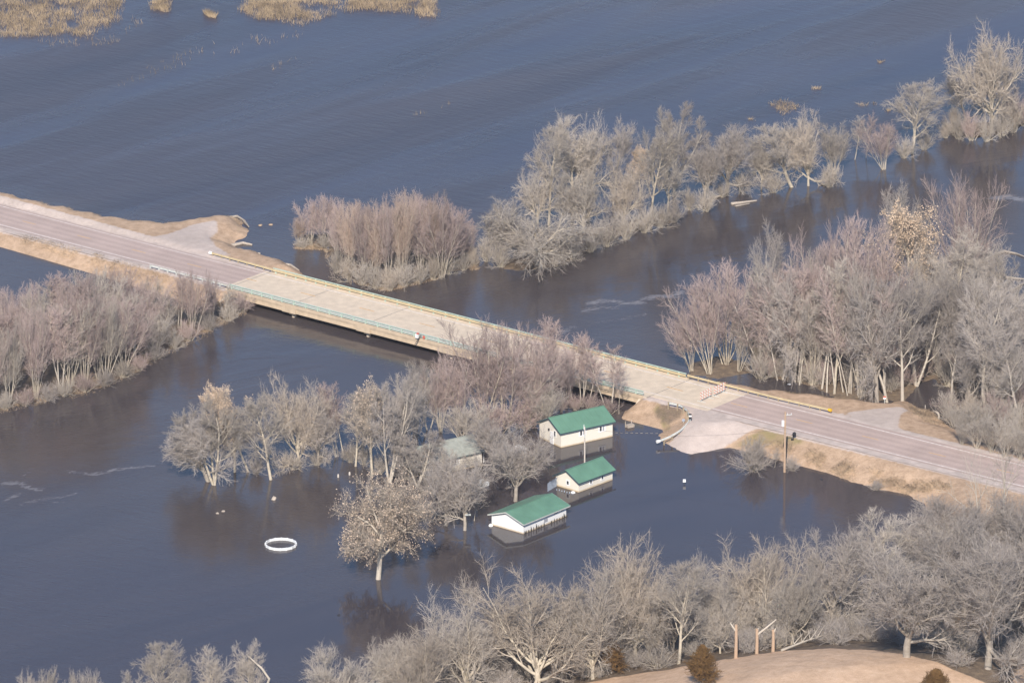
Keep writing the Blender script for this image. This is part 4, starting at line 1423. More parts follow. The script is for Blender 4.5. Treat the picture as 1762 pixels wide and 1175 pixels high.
def proto_oak(name, seed, trunk=0.2, spread=1.0, bark='bark', twigm='twig', nlimb=14, leaf=None, droop=0.0, twr=0.011, nt=11, r0=0.32):
    rg = np.random.default_rng(seed)
    Pl = stems_to_path(rg, [((0, 0, 0), (rg.normal(0, .06), rg.normal(0, .06), 1), 13 * trunk)], 7, 0.05, 0.05)
    Rl = np.linspace(r0, r0 * 0.72, 7)[None]
    lr = 7.2 / (13 * trunk) * spread
    l1, r1 = children(rg, Pl, Rl, nlimb, 0.40, 1.0, 46, 18, lr, lambda t: 0.8 + 0.2 * t, 0.60, 10, 0.13, 0.06 - droop, 0.18)
    l2, r2 = children(rg, l1, r1, 11, 0.22, 1.0, 42, 12, 0.42, lambda t: 1.2 - 0.4 * t, 0.66, 6, 0.15, 0.045 - droop, 0.35)
    l3, r3 = children(rg, l2, r2, 9, 0.12, 1.0, 42, 13, 0.50, lambda t: 1.15 - 0.35 * t, 0.70, 4, 0.15, 0.04 - droop, 0.5)
    r3 = np.clip(r3, 0.017, 0.035)
    l4, r4 = children(rg, l3, r3, nt, 0.05, 1.0, 42, 16, 0.62, 1.0, 0.8, 2, 0.1, 0.03, 0.2, 0.4)
    l5, r5 = children(rg, l2, r2, 6, 0.2, 1.0, 46, 16, 0.24, 1.0, 0.5, 2, 0.1, 0.02, 0.2, 0.45)
    r4 = np.clip(r4, twr * 0.75, twr); r5 = np.clip(r5, twr * 0.75, twr)
    w, r = rootext(Pl, Rl)
    lv = (leaf[0], leaf[1], l4) if leaf else None
    finish(name, rg, [(w, r, 9, 0), (l1, r1, 6, 0)], [(l2, r2, 4, 0.1), (l3, r3, 3, 0.5)], [(l4, r4, 1.0), (l5, r5, 0.7)], bark, twigm, lv)


def proto_cotton(name, seed, bark='bark', twigm='twig', leaf=None, nl=16, wide=1.0, trunk=0.8, low=0.3, twr=0.010, fork=False, sparse=False):
    rg = np.random.default_rng(seed)
    if fork:
        sp = [((0.15, 0, 0), (0.26, 0.05, 1), 11.5), ((-0.15, 0, 0), (-0.3, -0.05, 1), 11), ((0, 0.1, 0), (0.02, 0.35, 1), 10)]
        Pl = stems_to_path(rg, sp, 10, 0.07, 0.03); Rl = np.repeat(np.linspace(0.22, 0.05, 10)[None], 3, 0); nl = max(6, nl // 2)
    else:
        Pl = stems_to_path(rg, [((0, 0, 0), (rg.normal(0, .08), rg.normal(0, .08), 1), 15 * trunk)], 11, 0.07, 0.05)
        Rl = np.linspace(0.28, 0.07, 11)[None]
    l1, r1 = children(rg, Pl, Rl, nl, low, 1.0, 40, 13, 0.46 * wide, lambda t: 1.25 - 0.55 * t, 0.55, 8, 0.11, 0.08, 0.2)
    l2, r2 = children(rg, l1, r1, 5 if sparse else 9, 0.18, 1.0, 38, 12, 0.48, lambda t: 1.2 - 0.5 * t, 0.60, 6, 0.12, 0.05, 0.3)
    l3, r3 = children(rg, l2, r2, 4 if sparse else 8, 0.12, 1.0, 38, 14, 0.54, lambda t: 1.2 - 0.5 * t, 0.65, 4, 0.13, 0.05, 0.45)
    r3 = np.clip(r3, 0.017, 0.035)
    l4, r4 = children(rg, l3, r3, 3 if sparse else 10, 0.05, 1.0, 38, 16, 0.66, 1.0, 0.8, 2, 0.1, 0.04, 0.2, 0.45)
    l5, r5 = children(rg, l2, r2, 8, 0.2, 1.0, 44, 16, 0.26, 1.0, 0.5, 2, 0.1, 0.02, 0.2, 0.5)
    r4 = np.clip(r4, twr * 0.75, twr); r5 = np.clip(r5, twr * 0.75, twr)
    w, r = rootext(Pl, Rl)
    lv = (leaf[0], leaf[1], l4) if leaf else None
    finish(name, rg, [(w, r, 9, 0), (l1, r1, 6, 0)], [(l2, r2, 4, 0.1), (l3, r3, 3, 0.5)], [(l4, r4, 1.0), (l5, r5, 0.7)], bark, twigm, lv)


def proto_vase(name, seed, ns=9, twigm='twig_red', bark='bark', open_=22, twr=0.011, H=12, r0=0.08, nb=14):
    rg = np.random.default_rng(seed)
    sp = []
    for i in range(ns):
        a = 2 * math.pi * (i + rg.uniform(-.3, .3)) / ns; g = RAD(abs(rg.normal(open_ * 0.65, open_ * 0.4)))
        sp.append(((0.35 * math.cos(a) * rg.uniform(.3, 1.6), 0.35 * math.sin(a) * rg.uniform(.3, 1.6), 0), (math.sin(g) * math.cos(a), math.sin(g) * math.sin(a), math.cos(g)), H * rg.uniform(0.75, 1.02)))
    Pl = stems_to_path(rg, sp, 9, 0.05, 0.012)
    Rl = np.array([np.linspace(r0 * rg.uniform(.7, 1.15), 0.03, 9) for _ in sp])
    l1, r1 = children(rg, Pl, Rl, nb, 0.24, 1.0, 28, 9, 0.32, lambda t: 1.3 - 0.75 * t, 0.6, 6, 0.08, 0.05, 0.25)
    l2, r2 = children(rg, l1, r1, 8, 0.1, 1.0, 30, 10, 0.46, lambda t: 1.2 - 0.5 * t, 0.65, 4, 0.1, 0.05, 0.4)
    r2 = np.clip(r2, 0.016, 0.03)
    l3, r3 = children(rg, l2, r2, 7, 0.05, 1.0, 30, 12, 0.66, 1.0, 0.8, 2, 0.08, 0.05, 0.2, 0.45)
    r3 = np.clip(r3, twr * 0.75, twr)
    w, r = rootext(Pl, Rl)
    def tipf(p):
        return None
    finish(name, rg, [(w, r, 6, 0)], [(l1, r1, 4, 0.2), (l2, r2, 3, 0.6)], [(l3, r3, 1.0)], bark, twigm)


def proto_sapling(name, seed, twigm='twig_red', bark='bark', ns=1, twr=0.011, low=0.32, H=12, r0=0.08):
    rg = np.random.default_rng(seed)
    sp = [((0.25 * i, 0.1 * i, 0), (rg.normal(0, .09), rg.normal(0, .09), 1), H * rg.uniform(.85, 1)) for i in range(ns)]
    Pl = stems_to_path(rg, sp, 10, 0.035, 0.02)
    Rl = np.repeat(np.linspace(r0, 0.025, 10)[None], ns, 0)
    l1, r1 = children(rg, Pl, Rl, 24, low, 1.0, 32, 9, 0.25, lambda t: 1.35 - 0.9 * t, 0.55, 6, 0.1, 0.06, 0.25)
    l2, r2 = children(rg, l1, r1, 8, 0.1, 1.0, 34, 10, 0.46, lambda t: 1.2 - 0.5 * t, 0.65, 4, 0.12, 0.05, 0.4)
    r2 = np.clip(r2, 0.016, 0.03)
    l3, r3 = children(rg, l2, r2, 7, 0.05, 1.0, 34, 12, 0.66, 1.0, 0.8, 2, 0.08, 0.05, 0.2, 0.4)
    r3 = np.clip(r3, twr * 0.75, twr)
    w, r = rootext(Pl, Rl)
    finish(name, rg, [(w, r, 7, 0)], [(l1, r1, 4, 0.2), (l2, r2, 3, 0.6)], [(l3, r3, 1.0)], bark, twigm)


def proto_shrub(name, seed, twigm='twig', bark='bark', ns=26, twr=0.010, H=4.0, open_=38):
    rg = np.random.default_rng(seed)
    sp = []
    for i in range(ns):
        a = rg.uniform(0, 6.28); g = RAD(abs(rg.normal(0, open_)))
        g = min(g, RAD(75))
        q = rg.uniform(0, 0.7)
        sp.append(((q * math.cos(a), q * math.sin(a), 0), (math.sin(g) * math.cos(a), math.sin(g) * math.sin(a), math.cos(g)), H * rg.uniform(0.6, 1.0)))
    Pl = stems_to_path(rg, sp, 6, 0.09, 0.03)
    Rl = np.array([np.linspace(0.045 * rg.uniform(.6, 1.3), 0.015, 6) for _ in sp])
    l1, r1 = children(rg, Pl, Rl, 9, 0.15, 1.0, 36, 10, 0.42, lambda t: 1.2 - 0.5 * t, 0.7, 4, 0.12, 0.03, 0.4)
    r1 = np.maximum(r1, 0.013)
    l2, r2 = children(rg, l1, r1, 14, 0.1, 1.0, 38, 12, 0.5, 1.0, 0.8, 2, 0.1, 0.03, 0.2, 0.25)
    r2 = np.clip(r2, twr * 0.75, twr)
    w, r = rootext(Pl, Rl, 0.8)
    finish(name, rg, [(w, r, 5, 0)], [(l1, r1, 3, 0.4)], [(l2, r2, 1.0)], bark, twigm)


for i in range(4): proto_oak('oak%d' % i, 100 + i, 0.16 + 0.03 * i, 1.0, 'bark', 'twig_tan' if i % 2 else 'twig', 14)
for i in range(2): proto_oak('greyoak%d' % i, 120 + i, 0.26, 0.9, 'bark_dark', 'twig_grey', 13)
for i in range(3): proto_cotton('cotton%d' % i, 200 + i, 'bark', 'twig', None, 16, 1.0, 0.8, 0.25)
proto_cotton('pale0', 220, 'bark_pale', 'twig_grey', None, 13, 1.0, 0.85, 0.32)
proto_cotton('pale1', 221, 'bark_pale', 'twig_grey', None, 12, 1.1, 0.85, 0.3)
proto_cotton('fork0', 230, 'bark', 'twig', None, 16, 0.9, 0.8, 0.25, fork=True)
proto_cotton('fork1', 231, 'bark_pale', 'twig_grey', None, 16, 0.8, 0.8, 0.25, fork=True)
proto_cotton('tanleaf0', 240, 'bark', 'twig_tan', (9000, 0.13), 15, 1.2, 0.8, 0.3)
PROTO['tanleaf0'][2].materials[0] = M['leaf_orange']
proto_cotton('tanleaf1', 241, 'bark', 'twig_tan', (2200, 0.11), 15, 1.0, 0.8, 0.25)
proto_cotton('dead0', 222, 'bark_pale', 'twig', None, 9, 1.15, 0.9, 0.35, sparse=True)
proto_cotton('dead1', 226, 'bark_pale', 'twig', None, 8, 1.0, 0.9, 0.4, sparse=True)
proto_oak('sprawl', 260, 0.13, 1.0, 'bark', 'twig', 17, None, 0.10)
proto_oak('leafoak', 253, 0.40, 0.74, 'bark_pale', 'twig_tan', 20, (9000, 0.09), 0.05, nt=11)
for i in range(3): proto_vase('vase%d' % i, 300 + i, 9 + i, 'twig_red')
for i in range(2): proto_vase('tanvase%d' % i, 330 + i, 11, 'twig_warm', 'bark', 20)
for i in range(2): proto_vase('greyvase%d' % i, 320 + i, 10, 'twig', 'bark', 22)
for i in range(3): proto_sapling('sap%d' % i, 400 + i, 'twig_red' if i != 1 else 'twig', 'bark_pale')
proto_sapling('sap3', 410, 'twig_red', 'bark_pale', 3)
for i in range(2): proto_shrub('shrub%d' % i, 500 + i, 'twig', 'bark')
proto_shrub('tanshrub', 510, 'twig_tan', 'bark', 30)
proto_shrub('redshrub', 511, 'twig_red', 'bark', 26, open_=28)
proto_shrub('greyshrub', 512, 'twig_grey', 'bark_dark', 28)

MESH_PART = {}
TREES = 0


def tree(kind, bx, by, ty, w=None, label='', group=None, lean=0.0, cat='tree', name=None, wet=True, pos=None, rot=None):
    """a tree whose foot is at pixel (bx, by) and whose top reaches pixel row ty; w = crown width in pixels"""
    global TREES
    tm, cm, lm, top, wd = PROTO[kind]
    p = G(bx, by, wet) if pos is None else pos
    mp = m_per_px(p)
    H = max(1.0, (by - ty) * mp / CP)
    sz = H / top / max(0.5, math.cos(RAD(lean)))
    sx = sz if w is None else min(max(w * mp / wd, 0.55 * sz), 1.75 * sz)
    if name is None: name = 'shrub' if 'shrub' in kind else 'bare_tree'
    o = thing(name, label, cat, p, group)
    h = (TREES * 0.61803) % 1.0
    o.rotation_euler = (0, RAD(lean), 0)
    o.scale = (1, 1, 1)
    for nm, me in (('trunk', tm), ('crown', cm), ('leaves', lm)):
        if me is None: continue
        if 'shrub' in kind: nm = {'trunk': 'stems', 'crown': 'twigs'}.get(nm, nm)
        c = bpy.data.objects.new(nm, me)
        c.parent = o
        c.scale = (sx, sx, sz)
        c.rotation_euler = (0, 0, 6.283 * h if rot is None else rot)
        if nm == 'leaves': c['kind'] = 'stuff'
        C.objects.link(c)
    TREES += 1
    return o


def inside(poly, x, y):
    return bool(sdf(np.array(poly, float), np.array([x], float), np.array([y], float))[0] > 0)


# ---- far row of trees between lake and river
FR = 'trees in the far row'
L_ = tree
L_('oak3', 1706, 232, 42, 128, 'tallest grey bare tree at the top right of the photo', FR)
L_('cotton2', 1661, 208, 112, 62, 'lower bare tree hugging the left side of the tallest far tree', FR)
L_('cotton1', 1570, 264, 142, 84, 'pointed bare tree alone left of the tallest far tree', FR)
L_('vase0', 1520, 292, 212, 84, 'low reddish many-stemmed tree at the river edge in the far row', FR)
L_('sap1', 1471, 275, 196, 34, 'thin upright trunk with few twigs right of the round far tree', FR)
L_('sap0', 1490, 272, 186, 30, 'slim leafless sapling just behind the low reddish many-stemmed tree', FR)
L_('oak1', 1391, 320, 188, 88, 'round-crowned bare tree with a pale straight trunk in the far row', FR)
L_('shrub0', 1426, 322, 276, 44, 'small bare bush with debris beside the pale straight trunk', FR, cat='shrub')
L_('cotton1', 1362, 322, 214, 92, 'bare tree with a dark leaning trunk over blue water in the far row', FR, lean=-22)
L_('greyoak0', 1251, 333, 214, 84, 'bushy bare tree on the driftwood point in the far row', FR)
L_('fork1', 1160, 335, 187, 66, 'bare tree leaning right with a fan of pale limbs in the far row', FR, lean=11)
L_('cotton2', 1120, 380, 183, 70, 'tall bare tree with a bent pale trunk right of the tan-leaved one', FR, lean=5)
L_('pale0', 1055, 352, 199, 56, 'slender bare tree with curving pale trunk left of the tan-leaved one', FR, lean=5)
L_('oak2', 1012, 358, 193, 108, 'broad rounded bare tree at the highest point of the far row', FR)
L_('cotton0', 985, 365, 205, 80, 'bare tree crowded against the broad rounded one on its left', FR)
L_('cotton1', 944, 388, 216, 66, 'bare tree with a knobbly top at the left end of the tall far clump', FR)
L_('oak0', 925, 388, 282, 92, 'low rounded bare tree below the left end of the tall far clump', FR)
L_('tanleaf0', 1102, 345, 250, 42, 'small tree still holding tan leaves in the middle of the far row', FR)
L_('sprawl', 925, 455, 352, 180, 'sprawling half-fallen willow at the river edge, its limbs fanning into the water', FR, name='bare_tree')
L_('greyvase0', 857, 444, 340, 84, 'grey bushy tree at the left tip of the far row', FR)
L_('oak3', 1072, 392, 285, 80, 'low bushy bare tree under the tan-leaved one', FR)
L_('oak0', 1005, 402, 290, 90, 'low bushy bare tree in front of the broad rounded one', FR)
L_('cotton0', 1150, 372, 270, 60, 'low bare tree behind the bent pale trunk', FR)
L_('greyoak1', 1212, 350, 240, 66, 'grey bare tree between the fan-limbed tree and the driftwood point', FR)
L_('oak2', 1310, 326, 235, 70, 'fine-twigged bare tree right of the driftwood point', FR)
L_('greyvase1', 1435, 300, 215, 60, 'fuzzy grey tree just right of the round-crowned one', FR)
L_('cotton2', 960, 400, 300, 60, 'low bare tree behind the half-fallen willow', FR)
FS = 'shrubs along the far tree row'
for (x, y, h, w) in [(838, 450, 50, 40), (862, 460, 46, 44), (955, 458, 44, 46), (985, 446, 48, 46), (1015, 434, 48, 46), (1045, 424, 58, 54), (1078, 412, 52, 50), (1108, 400, 50, 50),
                     (1138, 392, 44, 46), (1160, 382, 46, 40), (1185, 362, 44, 40), (1215, 364, 50, 44), (1245, 340, 36, 36),
                     (1275, 330, 40, 44), (1330, 332, 36, 50), (1555, 272, 40, 44), (1590, 258, 42, 40)]:
    L_(('shrub0', 'shrub1', 'greyshrub')[x % 3], x, y, y - h, w, 'grey leafless shrub at the water edge under the long far row of trees', FS, cat='shrub')
FS2 = 'shrubs under the tallest far tree'
for (x, y, h, w) in [(1628, 238, 34, 36), (1650, 240, 50, 44), (1672, 242, 52, 44), (1698, 244, 56, 44), (1722, 236, 60, 44), (1745, 228, 62, 44), (1765, 218, 56, 44), (1640, 224, 46, 40), (1735, 215, 70, 50)]:
    L_(('shrub0', 'redshrub', 'tanshrub')[x % 3], x, y, y - h, w, 'bare shrub massed under the tallest tree at the top right', FS2, cat='shrub')

# ---- thicket on the island behind the bridge
IS = 'saplings on the island behind the bridge'
for i, (x, y, t, w, k) in enumerate([(535, 425, 345, 48, 'vase0'), (556, 424, 333, 50, 'vase1'), (572, 422, 337, 46, 'vase2'), (515, 425, 372, 34, 'tanvase0'), (582, 462, 348, 44, 'vase0'), (602, 474, 345, 62, 'tanvase1'),
                                     (628, 480, 350, 60, 'vase1'), (645, 482, 366, 54, 'tanvase0'), (668, 482, 340, 62, 'vase2'), (692, 484, 332, 66, 'tanvase1'), (700, 445, 330, 62, 'tanvase0'), (722, 474, 334, 62, 'vase0'),
                                     (748, 472, 332, 66, 'tanvase1'), (760, 478, 350, 82, 'vase1'), (784, 458, 360, 60, 'vase2'), (802, 452, 384, 44, 'vase0'), (818, 442, 378, 22, 'sap2'), (620, 440, 345, 50, 'tanvase0'),
                                     (660, 442, 345, 54, 'tanvase1'), (735, 438, 340, 56, 'vase1'), (776, 436, 352, 50, 'vase0')]):
    L_(k, x, y, t, w, 'bare grey sapling clump on the brushy island just behind the bridge', IS)
for i, (x, y, h, w) in enumerate([(578, 470, 45, 36), (600, 484, 46, 44), (622, 490, 46, 46), (648, 497, 44, 46), (672, 500, 44, 44), (696, 493, 44, 44), (722, 488, 44, 44), (746, 482, 44, 42), (772, 472, 42, 40), (798, 465, 40, 36),
                                  (815, 458, 34, 26), (560, 428, 26, 30), (522, 428, 24, 30), (640, 470, 50, 50), (690, 470, 54, 50), (735, 464, 48, 46)]):
    L_(('shrub0', 'tanshrub', 'shrub1')[i % 3], x, y, y - h, w, 'tan brush at the foot of the island thicket behind the bridge', 'brush on the island behind the bridge', cat='shrub')
L_('tanshrub', 806, 448, 412, 40, 'orange-tan bush at the right end of the island behind the bridge', cat='shrub')

# ---- thicket on the left bank
LB = 'saplings in the left bank thicket'
rg = random.Random(21)
rows = [(-15, 700, 560), (20, 695, 545), (62, 688, 530), (100, 676, 520), (124, 668, 505), (142, 664, 500), (170, 655, 500), (186, 653, 505), (215, 640, 508), (235, 630, 515), (262, 612, 530),
        (-10, 650, 520), (30, 645, 505), (70, 635, 490), (110, 625, 478), (150, 615, 472), (190, 605, 476), (225, 592, 480), (255, 580, 490), (285, 568, 500),
        (50, 590, 480), (95, 580, 462), (140, 570, 458), (180, 560, 462), (215, 550, 466), (250, 545, 472), (10, 600, 500), (20, 655, 535)]
for i, (x, y, t) in enumerate(rows):
    k = ('vase0', 'greyvase0', 'vase1', 'sap3', 'greyvase1', 'vase2')[i % 6]
    L_(k, x + rg.uniform(-6, 6), y + rg.uniform(-4, 4), t + rg.uniform(-8, 8), rg.uniform(62, 86), 'bare greyish-pink sapling clump in the dense thicket on the left bank', LB)
for (x, y, t, w, k) in [(330, 575, 462, 44, 'vase0'), (340, 570, 470, 40, 'sap0'), (364, 559, 468, 40, 'vase2'), (312, 565, 475, 40, 'sap3'), (404, 540, 500, 36, 'vase1'), (385, 548, 486, 36, 'sap1')]:
    L_(k, x, y, t, w, 'slim bare sapling between the left thicket and the bridge', 'saplings left of the bridge end')
for i, (x, y) in enumerate([(10, 704), (45, 698), (80, 690), (112, 682), (146, 674), (180, 664), (212, 650), (240, 638), (268, 618), (300, 600), (325, 586), (360, 568), (392, 552), (415, 538)]):
    L_(('shrub0', 'redshrub', 'greyshrub')[i % 3], x, y, y - 36, 42, 'low bare brush along the water edge of the left thicket', 'brush along the left thicket', cat='shrub')

# ---- trees standing in the flood left of the houses
FT = 'flooded trees left of the houses'
L_('fork0', 368, 834, 690, 120, 'many-trunked bare tree leaning left over water, leftmost of the flooded trees', FT, lean=-8)
L_('greyoak0', 358, 828, 720, 110, 'low spreading bare crown hanging left over the river beside the many-trunked tree', FT, lean=-24)
L_('tanleaf0', 427, 812, 664, 78, 'leaning tree with a thick pale trunk and tan leaves at its top', FT, lean=-22)
L_('cotton1', 466, 825, 678, 80, 'forked bare tree with a pale base, second row of the flooded trees', FT, lean=-4)
L_('oak1', 516, 802, 644, 78, 'tall pale-trunked bare tree with a flat rounded top', FT, lean=-8)
L_('sap3', 577, 786, 656, 36, 'pair of slim white-stemmed saplings, left of two', FT, lean=-9)
L_('sap2', 592, 786, 660, 38, 'slim white-stemmed sapling, right of two', FT, lean=-3)
L_('cotton1', 612, 802, 672, 60, 'bare tree closing the gap right of the white-stemmed saplings', FT)
L_('greyoak1', 548, 800, 690, 66, 'low bare tree between the flat-topped tree and the white-stemmed saplings', FT)
L_('greyoak0', 690, 800, 660, 76, 'twiggy bare tree behind the left gable of the hidden house', FT)
L_('cotton0', 404, 812, 700, 66, 'bare tree just behind the leaning tan-topped trunk', FT)
L_('sap0', 544, 795, 728, 26, 'short thin sapling right of the flat-topped tree', FT)
L_('tanleaf1', 640, 820, 652, 84, 'bare tree with a few tan leaves and bent trunk left of the hidden house', FT, lean=6)
L_('fork1', 670, 830, 642, 74, 'two-stemmed bare tree before the left gable of the hidden house', FT, lean=4)
L_('pale0', 735, 740, 618, 40, 'bare trunk leaning left over the river behind the hidden house', FT, lean=-15)
L_('sap2', 741, 737, 636, 40, 'thin straight trunk beside the left-leaning one behind the hidden house', FT)
L_('leafoak', 651, 996, 814, 148, 'single tan-leaved oak with a white trunk standing alone in open water', None)
L_('greyoak1', 800, 912, 786, 84, 'bare tree with a ladder stand on its trunk', FT)
L_('greyoak0', 768, 904, 796, 84, 'bare tree between the tan oak and the one with the ladder stand', FT)
L_('sap1', 816, 896, 840, 30, 'small crooked sapling between the ladder tree and the white garage', FT)
L_('greyoak1', 887, 862, 738, 104, 'round grey bare tree with thick tan trunk behind the white garage', FT)
L_('fork1', 718, 838, 740, 64, 'bare tree crossing the left gable of the hidden house', FT)
L_('greyvase0', 770, 842, 764, 60, 'bare twiggy tree spread across the hidden house front', FT)
L_('greyoak0', 850, 812, 722, 74, 'grey bare tree at the right end of the hidden house', FT)
L_('greyvase1', 800, 768, 690, 80, 'bare tree behind the hidden house roof', FT)
for (x, y, h, w) in [(440, 815, 40, 40), (505, 808, 36, 44), (545, 800, 30, 36), (605, 795, 40, 44), (625, 800, 46, 40), (655, 815, 40, 40), (700, 825, 44, 50), (740, 850, 46, 60), (790, 860, 50, 60), (690, 800, 60, 50)]:
    L_(('greyshrub', 'shrub0')[x % 2], x, y, y - h, w, 'bare bush in the water among the flooded trees left of the houses', 'bushes among the flooded trees', cat='shrub')

# ---- reddish maples between the houses and the bridge
RM = 'red-twigged trees behind the houses'
L_('vase0', 832, 737, 562, 150, 'large red-twigged many-limbed tree before the bridge', RM)
L_('vase1', 872, 736, 556, 120, 'red-twigged tree at the right of the many-limbed one, tips over the bridge deck', RM, lean=6)
L_('vase2', 796, 738, 600, 110, 'red-twigged tree at the left of the many-limbed one', RM, lean=-8)
L_('vase1', 918, 730, 572, 96, 'upright red-twigged tree above the large cabin roof', RM)
L_('greyvase1', 716, 748, 636, 76, 'grey-pink clump between the flooded grove and the red-twigged trees, left', RM)
L_('vase2', 758, 744, 618, 84, 'grey-pink clump between the flooded grove and the red-twigged trees, right', RM)
L_('greyvase0', 688, 772, 660, 66, 'low grey clump behind the two-stemmed flooded tree', RM)
L_('redshrub', 905, 738, 670, 100, 'dense red-twigged bush left of the large cabin', RM, cat='shrub')
L_('redshrub', 850, 748, 680, 100, 'dense red-twigged bush behind the hidden house', RM, cat='shrub')
L_('greyvase1', 935, 742, 650, 60, 'grey bare clump at the left corner of the large cabin', RM)
for i, (x, y, t, w, k) in enumerate([(950, 702, 545, 50, 'sap3'), (963, 700, 578, 36, 'sap0'), (986, 703, 575, 36, 'sap0'), (1004, 700, 572, 40, 'sap3'), (1012, 700, 590, 34, 'sap2'), (1043, 707, 578, 46, 'sap0'), (1052, 708, 596, 40, 'sap2'), (1065, 712, 606, 30, 'sap0'), (975, 702, 610, 36, 'vase0')]):
    L_(k, x, y, t, w, 'thin red-tipped sapling between the large cabin and the bridge', 'saplings between cabin and bridge')
for (x, y) in [(940, 712), (965, 708), (990, 706), (1015, 706), (1048, 712)]:
    L_('redshrub', x, y, y - 32, 36, 'low reddish brush at the foot of the saplings by the bridge', 'brush by the bridge saplings', cat='shrub')

# ---- wood at the right, beyond the road
RW = 'trees of the right wood'
L_('vase1', 1249, 626, 446, 132, 'big fan-shaped red-twigged clump at the left tip of the right wood', RW)
L_('vase0', 1222, 643, 482, 104, 'red-twigged stems in front of the big fan-shaped clump', RW, lean=-5)
L_('vase2', 1190, 638, 526, 96, 'low red-twigged clump nearest the bridge at the right wood', RW, lean=-10)
L_('greyvase0', 1272, 638, 520, 70, 'grey stems leaning right beside the fan-shaped clump', RW, lean=10)
L_('pale1', 1328, 628, 384, 60, 'crooked pale-barked tree rising above the left part of the right wood', RW, lean=-2)
L_('vase2', 1414, 640, 386, 60, 'reddish fan-topped tree above the middle of the right wood', RW)
L_('sap3', 1465, 650, 366, 60, 'tall red-tipped tree left of the tan-leaved one in the right wood', RW)
L_('vase1', 1495, 640, 378, 60, 'second red-tipped tree left of the tan-leaved one in the right wood', RW)
L_('tanleaf0', 1568, 588, 352, 116, 'tree full of tan leaves in the right wood', RW)
L_('pale0', 1548, 560, 322, 50, 'dead-topped pale tree behind the tan-leaved one', RW)
L_('vase0', 1652, 560, 308, 120, 'tallest red-twigged crown at the top of the right wood', RW)
L_('cotton0', 1640, 600, 390, 110, 'broad grey tree below the tallest red-twigged crown', RW)
L_('pale1', 1553, 690, 460, 116, 'large pale-trunked tree at the end of the gravel track', RW)
L_('fork1', 1577, 664, 500, 80, 'pale twin stems right behind the large pale-trunked tree', RW, lean=5)
L_('pale0', 1526, 692, 520, 80, 'pale trunk leaning left beside the small road sign', RW, lean=-12)
L_('pale0', 1697, 716, 485, 110, 'pale trunk leaning left over the dark backwater', RW, lean=-9)
L_('pale1', 1752, 722, 540, 100, 'pale trunk leaning left at the right edge of the photo', RW, lean=-13)
rows = [(1312, 640, 500), (1330, 648, 492), (1346, 653, 470), (1364, 656, 462), (1382, 660, 458), (1398, 664, 470), (1418, 668, 450), (1437, 676, 448), (1455, 680, 470), (1478, 684, 450), (1498, 686, 480), (1510, 690, 470),
        (1340, 620, 452), (1375, 620, 440), (1405, 625, 430), (1440, 630, 425), (1475, 630, 420), (1510, 640, 440), (1535, 640, 450), (1600, 640, 480), (1625, 640, 470), (1655, 650, 460), (1685, 655, 470),
        (1720, 660, 480), (1750, 660, 500), (1600, 600, 420), (1700, 600, 420), (1690, 560, 390), (1735, 620, 470), (1640, 690, 560), (1665, 712, 580), (1720, 720, 590), (1755, 700, 580), (1690, 690, 560), (1770, 640, 480)]
rg = random.Random(8)
for i, (x, y, t) in enumerate(rows):
    k = ('sap0', 'greyvase0', 'sap2', 'greyoak1', 'sap3', 'greyvase1', 'sap1', 'cotton2')[i % 8]
    if x > 1590: k = ('greyoak0', 'greyvase0', 'cotton2', 'greyoak1', 'greyvase1', 'pale0')[i % 6]
    L_(k, x + rg.uniform(-4, 4), y + rg.uniform(-3, 3), t + rg.uniform(-10, 10), rg.uniform(54, 84), 'slim grey leafless tree inside the dense flooded wood beyond the road on the right', 'trees inside the right wood')
for i in range(16):
    x = 1308 + i * 14 + rg.uniform(-4, 4); y = np.interp(x, [1300, 1450, 1530], [648, 684, 694]) - rg.uniform(0, 14)
    L_(('sap2', 'sap1', 'sap2', 'sap3')[i % 4], x, y, y - rg.uniform(150, 205), rg.uniform(40, 54), 'slender pale stem', 'pale stems at the front of the right wood')
rg = random.Random(9)
for i in range(62):
    u = rg.random()
    x = 1300 + 470 * u
    y = (652 + 44 * u if u < 0.55 else 672 + 60 * (u - 0.55)) - (rg.random() ** 1.7) * 55
    if x > 1630: y = 640 + rg.random() * 105 + (x - 1630) * 0.2
    if 1560 < x < 1630 and y > 665: continue
    L_(('shrub0', 'tanshrub', 'shrub1', 'redshrub')[i % 4], x, y, y - rg.uniform(38, 70), rg.uniform(40, 60), 'low bare brush under the trees of the right wood', 'brush of the right wood', cat='shrub')
for i, (x, y, t) in enumerate([(1655, 765, 700), (1680, 772, 715), (1705, 780, 718), (1730, 786, 722), (1755, 792, 735), (1690, 750, 690), (1740, 760, 700)]):
    L_('greyvase%d' % (i % 2), x, y, t, 46, 'grey bare brush crowding the far road edge at the right', 'brush at the right road edge')

